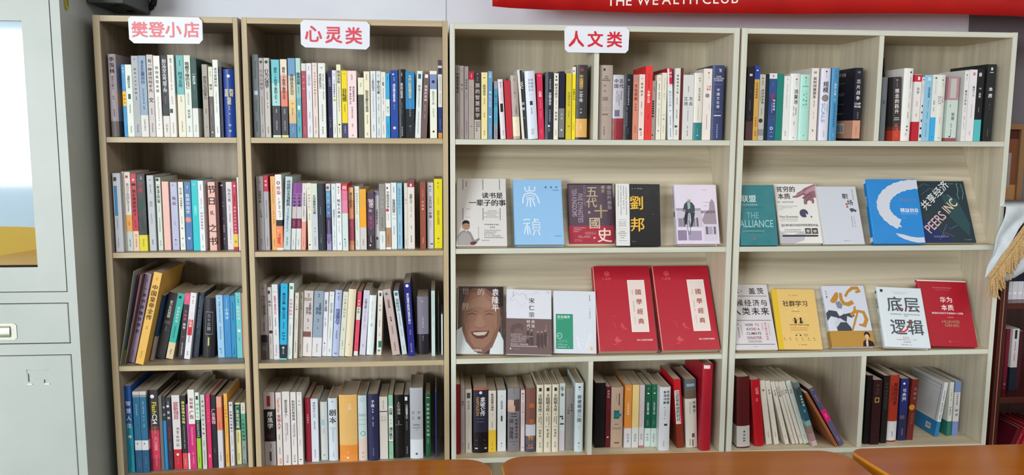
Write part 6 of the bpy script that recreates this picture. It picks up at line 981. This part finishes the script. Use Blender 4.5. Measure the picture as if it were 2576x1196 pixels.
# cloth draped over the mahogany top, with twisted fringe
cl = empty('fringed_cloth'); tag(cl, 'pale grey cloth with gold twisted fringe draped over mahogany bookcase', 'cloth')
L_ = [(2.835, 1.236), (2.826, 1.19), (2.806, 1.129), (2.799, 1.075), (2.792, 1.035), (2.783, .998)]
R_ = [(2.93, 1.236), (2.925, 1.205), (2.885, 1.160), (2.85, 1.105), (2.822, 1.055), (2.800, 1.005)]
b = MB(); vs = []; N = 10
for i in range(41):
    u = i / 40 * 5; k = min(int(u), 4); t = u - k
    l = (L_[k][0] + (L_[k + 1][0] - L_[k][0]) * t, L_[k][1] + (L_[k + 1][1] - L_[k][1]) * t); r = (R_[k][0] + (R_[k + 1][0] - R_[k][0]) * t, R_[k][1] + (R_[k + 1][1] - R_[k][1]) * t)
    for j in range(N + 1):
        s = j / N; x = l[0] + (r[0] - l[0]) * s; z = l[1] + (r[1] - l[1]) * s
        vs.append((x, -.026 - .006 * math.sin(s * 5 + i * .12) - .003 * math.sin(i * .35), z))
b.add(vs, [(i * (N + 1) + j, i * (N + 1) + j + 1, (i + 1) * (N + 1) + j + 1, (i + 1) * (N + 1) + j) for i in range(40) for j in range(N)], noisy('pale_cloth', 'bcc6cc', 'ccd4da', 40, .9, .4), True)
vs = []
for i in range(13):      # part lying over the top
    x = 2.835 + .5 * i / 12; vs += [(x, -.024, 1.2335), (x, .24, 1.2335)]
b.add(vs, [(2 * i, 2 * i + 2, 2 * i + 3, 2 * i + 1) for i in range(12)], b.mats[0], True)
vs = []
for i in range(13):      # lower layer seen under the fringe
    t = i / 12; x = 2.812 + .14 * t
    for j in range(7):
        s = j / 6; ztop = 1.02 + .19 * t; zb = .985 + .0 * t + (.006 if t > .45 else 0) + .10 * max(0, t - .55)
        vs.append((x, -.016 - .003 * math.sin(t * 9), zb + (ztop - zb) * s))
b.add(vs, [(i * 7 + j, (i + 1) * 7 + j, (i + 1) * 7 + j + 1, i * 7 + j + 1) for i in range(12) for j in range(6)], b.mats[0], True)
o = b.build('cloth', cl); md = o.modifiers.new('thickness', 'SOLIDIFY'); md.thickness = .0015
GOLD = noisy('gold_cord', 'a88654', 'd8b884', 300, .5, .3)
A_, B_ = Vector((2.926, -.036, 1.213)), Vector((2.783, -.036, 1.000))
b = MB()
for k in range(6): tube(b, [A_.lerp(B_, i / 20) + Vector((.0045 * k, -.001 * (k % 2), -.003 * k)) for i in range(21)], .003, GOLD, 6)
b.build('braid', cl)
def cord(L, nt):
    b = MB()
    for ph in (0, math.pi):
        tube(b, [(.0016 * math.cos(ph + t * nt * 2 * math.pi / 20), .0016 * math.sin(ph + t * nt * 2 * math.pi / 20), -L * t / 20) for t in range(21)], .0017, GOLD, 5)
    return b
cords = []
for L in (.062, .074, .084):
    o = cord(L, 4).build('fringe_cord', cl); cords.append(o)
kk = 0
for lay in range(2):
    for i in range(56):
        t = (i + .5 * lay) / 56; p = A_.lerp(B_, t) + Vector((.008, -.004 - .003 * lay, -.008))
        src = cords[(i * 7 + lay) % 3]
        if kk < 3: o = cords[kk]
        else: o = src.copy(); COL.objects.link(o); o.parent = cl
        kk += 1
        o.location = p; o.rotation_euler = (random.uniform(-.1, .1), math.radians(-4 + 26 * t) + random.uniform(-.12, .12), random.random() * 3)
        o.scale.z = .75 + .25 * random.random() - .1 * t
# ---------------------------------------------------------------- tables in front
def table(label, far, ynear, legs):
    root = empty('table'); tag(root, label, 'table', 'brown tables along the bottom edge')
    pts = far + [(far[-1][0] - .012, ynear + .03), (far[-1][0] - .045, ynear), (far[0][0] + .045, ynear), (far[0][0] + .012, ynear + .03)]
    b = MB(); n = len(pts); e = .004
    cx = sum(p[0] for p in pts) / n; cy = sum(p[1] for p in pts) / n
    ins = [(cx + (x - cx) * .993, cy + (y - cy) * .99) for x, y in pts]
    vs = [(x, y, .75) for x, y in ins] + [(x, y, .746) for x, y in pts] + [(x, y, .722) for x, y in pts] + [(x, y, .718) for x, y in ins]
    b.add(vs, [tuple(range(n))[::-1], tuple(range(3 * n, 4 * n))], TABLE)
    b.add(vs, [(k * n + i, k * n + (i + 1) % n, (k + 1) * n + (i + 1) % n, (k + 1) * n + i) for k in range(3) for i in range(n)], TABLE_EDGE, False)
    b.build('tabletop', root)
    for x, y in legs:
        b = MB(); tube(b, [(x, y, .718), (x, y, 0)], .016, mat('2c2c2e', .4, 'm', .7), 12); b.build('leg', root)
def corner(cx, cy, r, a0, a1, n=8): return [(cx + r * math.cos(math.radians(a0 + (a1 - a0) * i / n)), cy + r * math.sin(math.radians(a0 + (a1 - a0) * i / n))) for i in range(n + 1)]
table('brown varnished table at bottom left, in front of the oak bookcases', [(.15, -.90)] + [(.20, -.872), (.3, -.856), (.356, -.848), (.568, -.824), (.819, -.812), (.95, -.811)] + corner(1.045, -.876, .062, 90, 0), -1.5, ((.3, -.95), (.98, -.95), (.3, -1.4), (.98, -1.4)))
table('middle brown varnished table with both far corners rounded', corner(1.185, -.864, .056, 180, 90) + [(1.435, -.812), (1.65, -.815)] + corner(1.846, -.888, .064, 90, 0), -1.5, ((1.25, -.98), (1.8, -.98), (1.25, -1.4), (1.8, -1.4)))
table('brown varnished table at bottom right with bright yellow left edge', [(1.943, -.99), (1.930, -.90)] + corner(1.955, -.850, .030, 190, 90, 5) + [(2.083, -.819), (2.347, -.822), (2.7, -.825)] + corner(2.9, -.88, .055, 90, 0), -1.5, ((2.05, -.98), (2.8, -.98), (2.05, -1.4), (2.8, -1.4)))
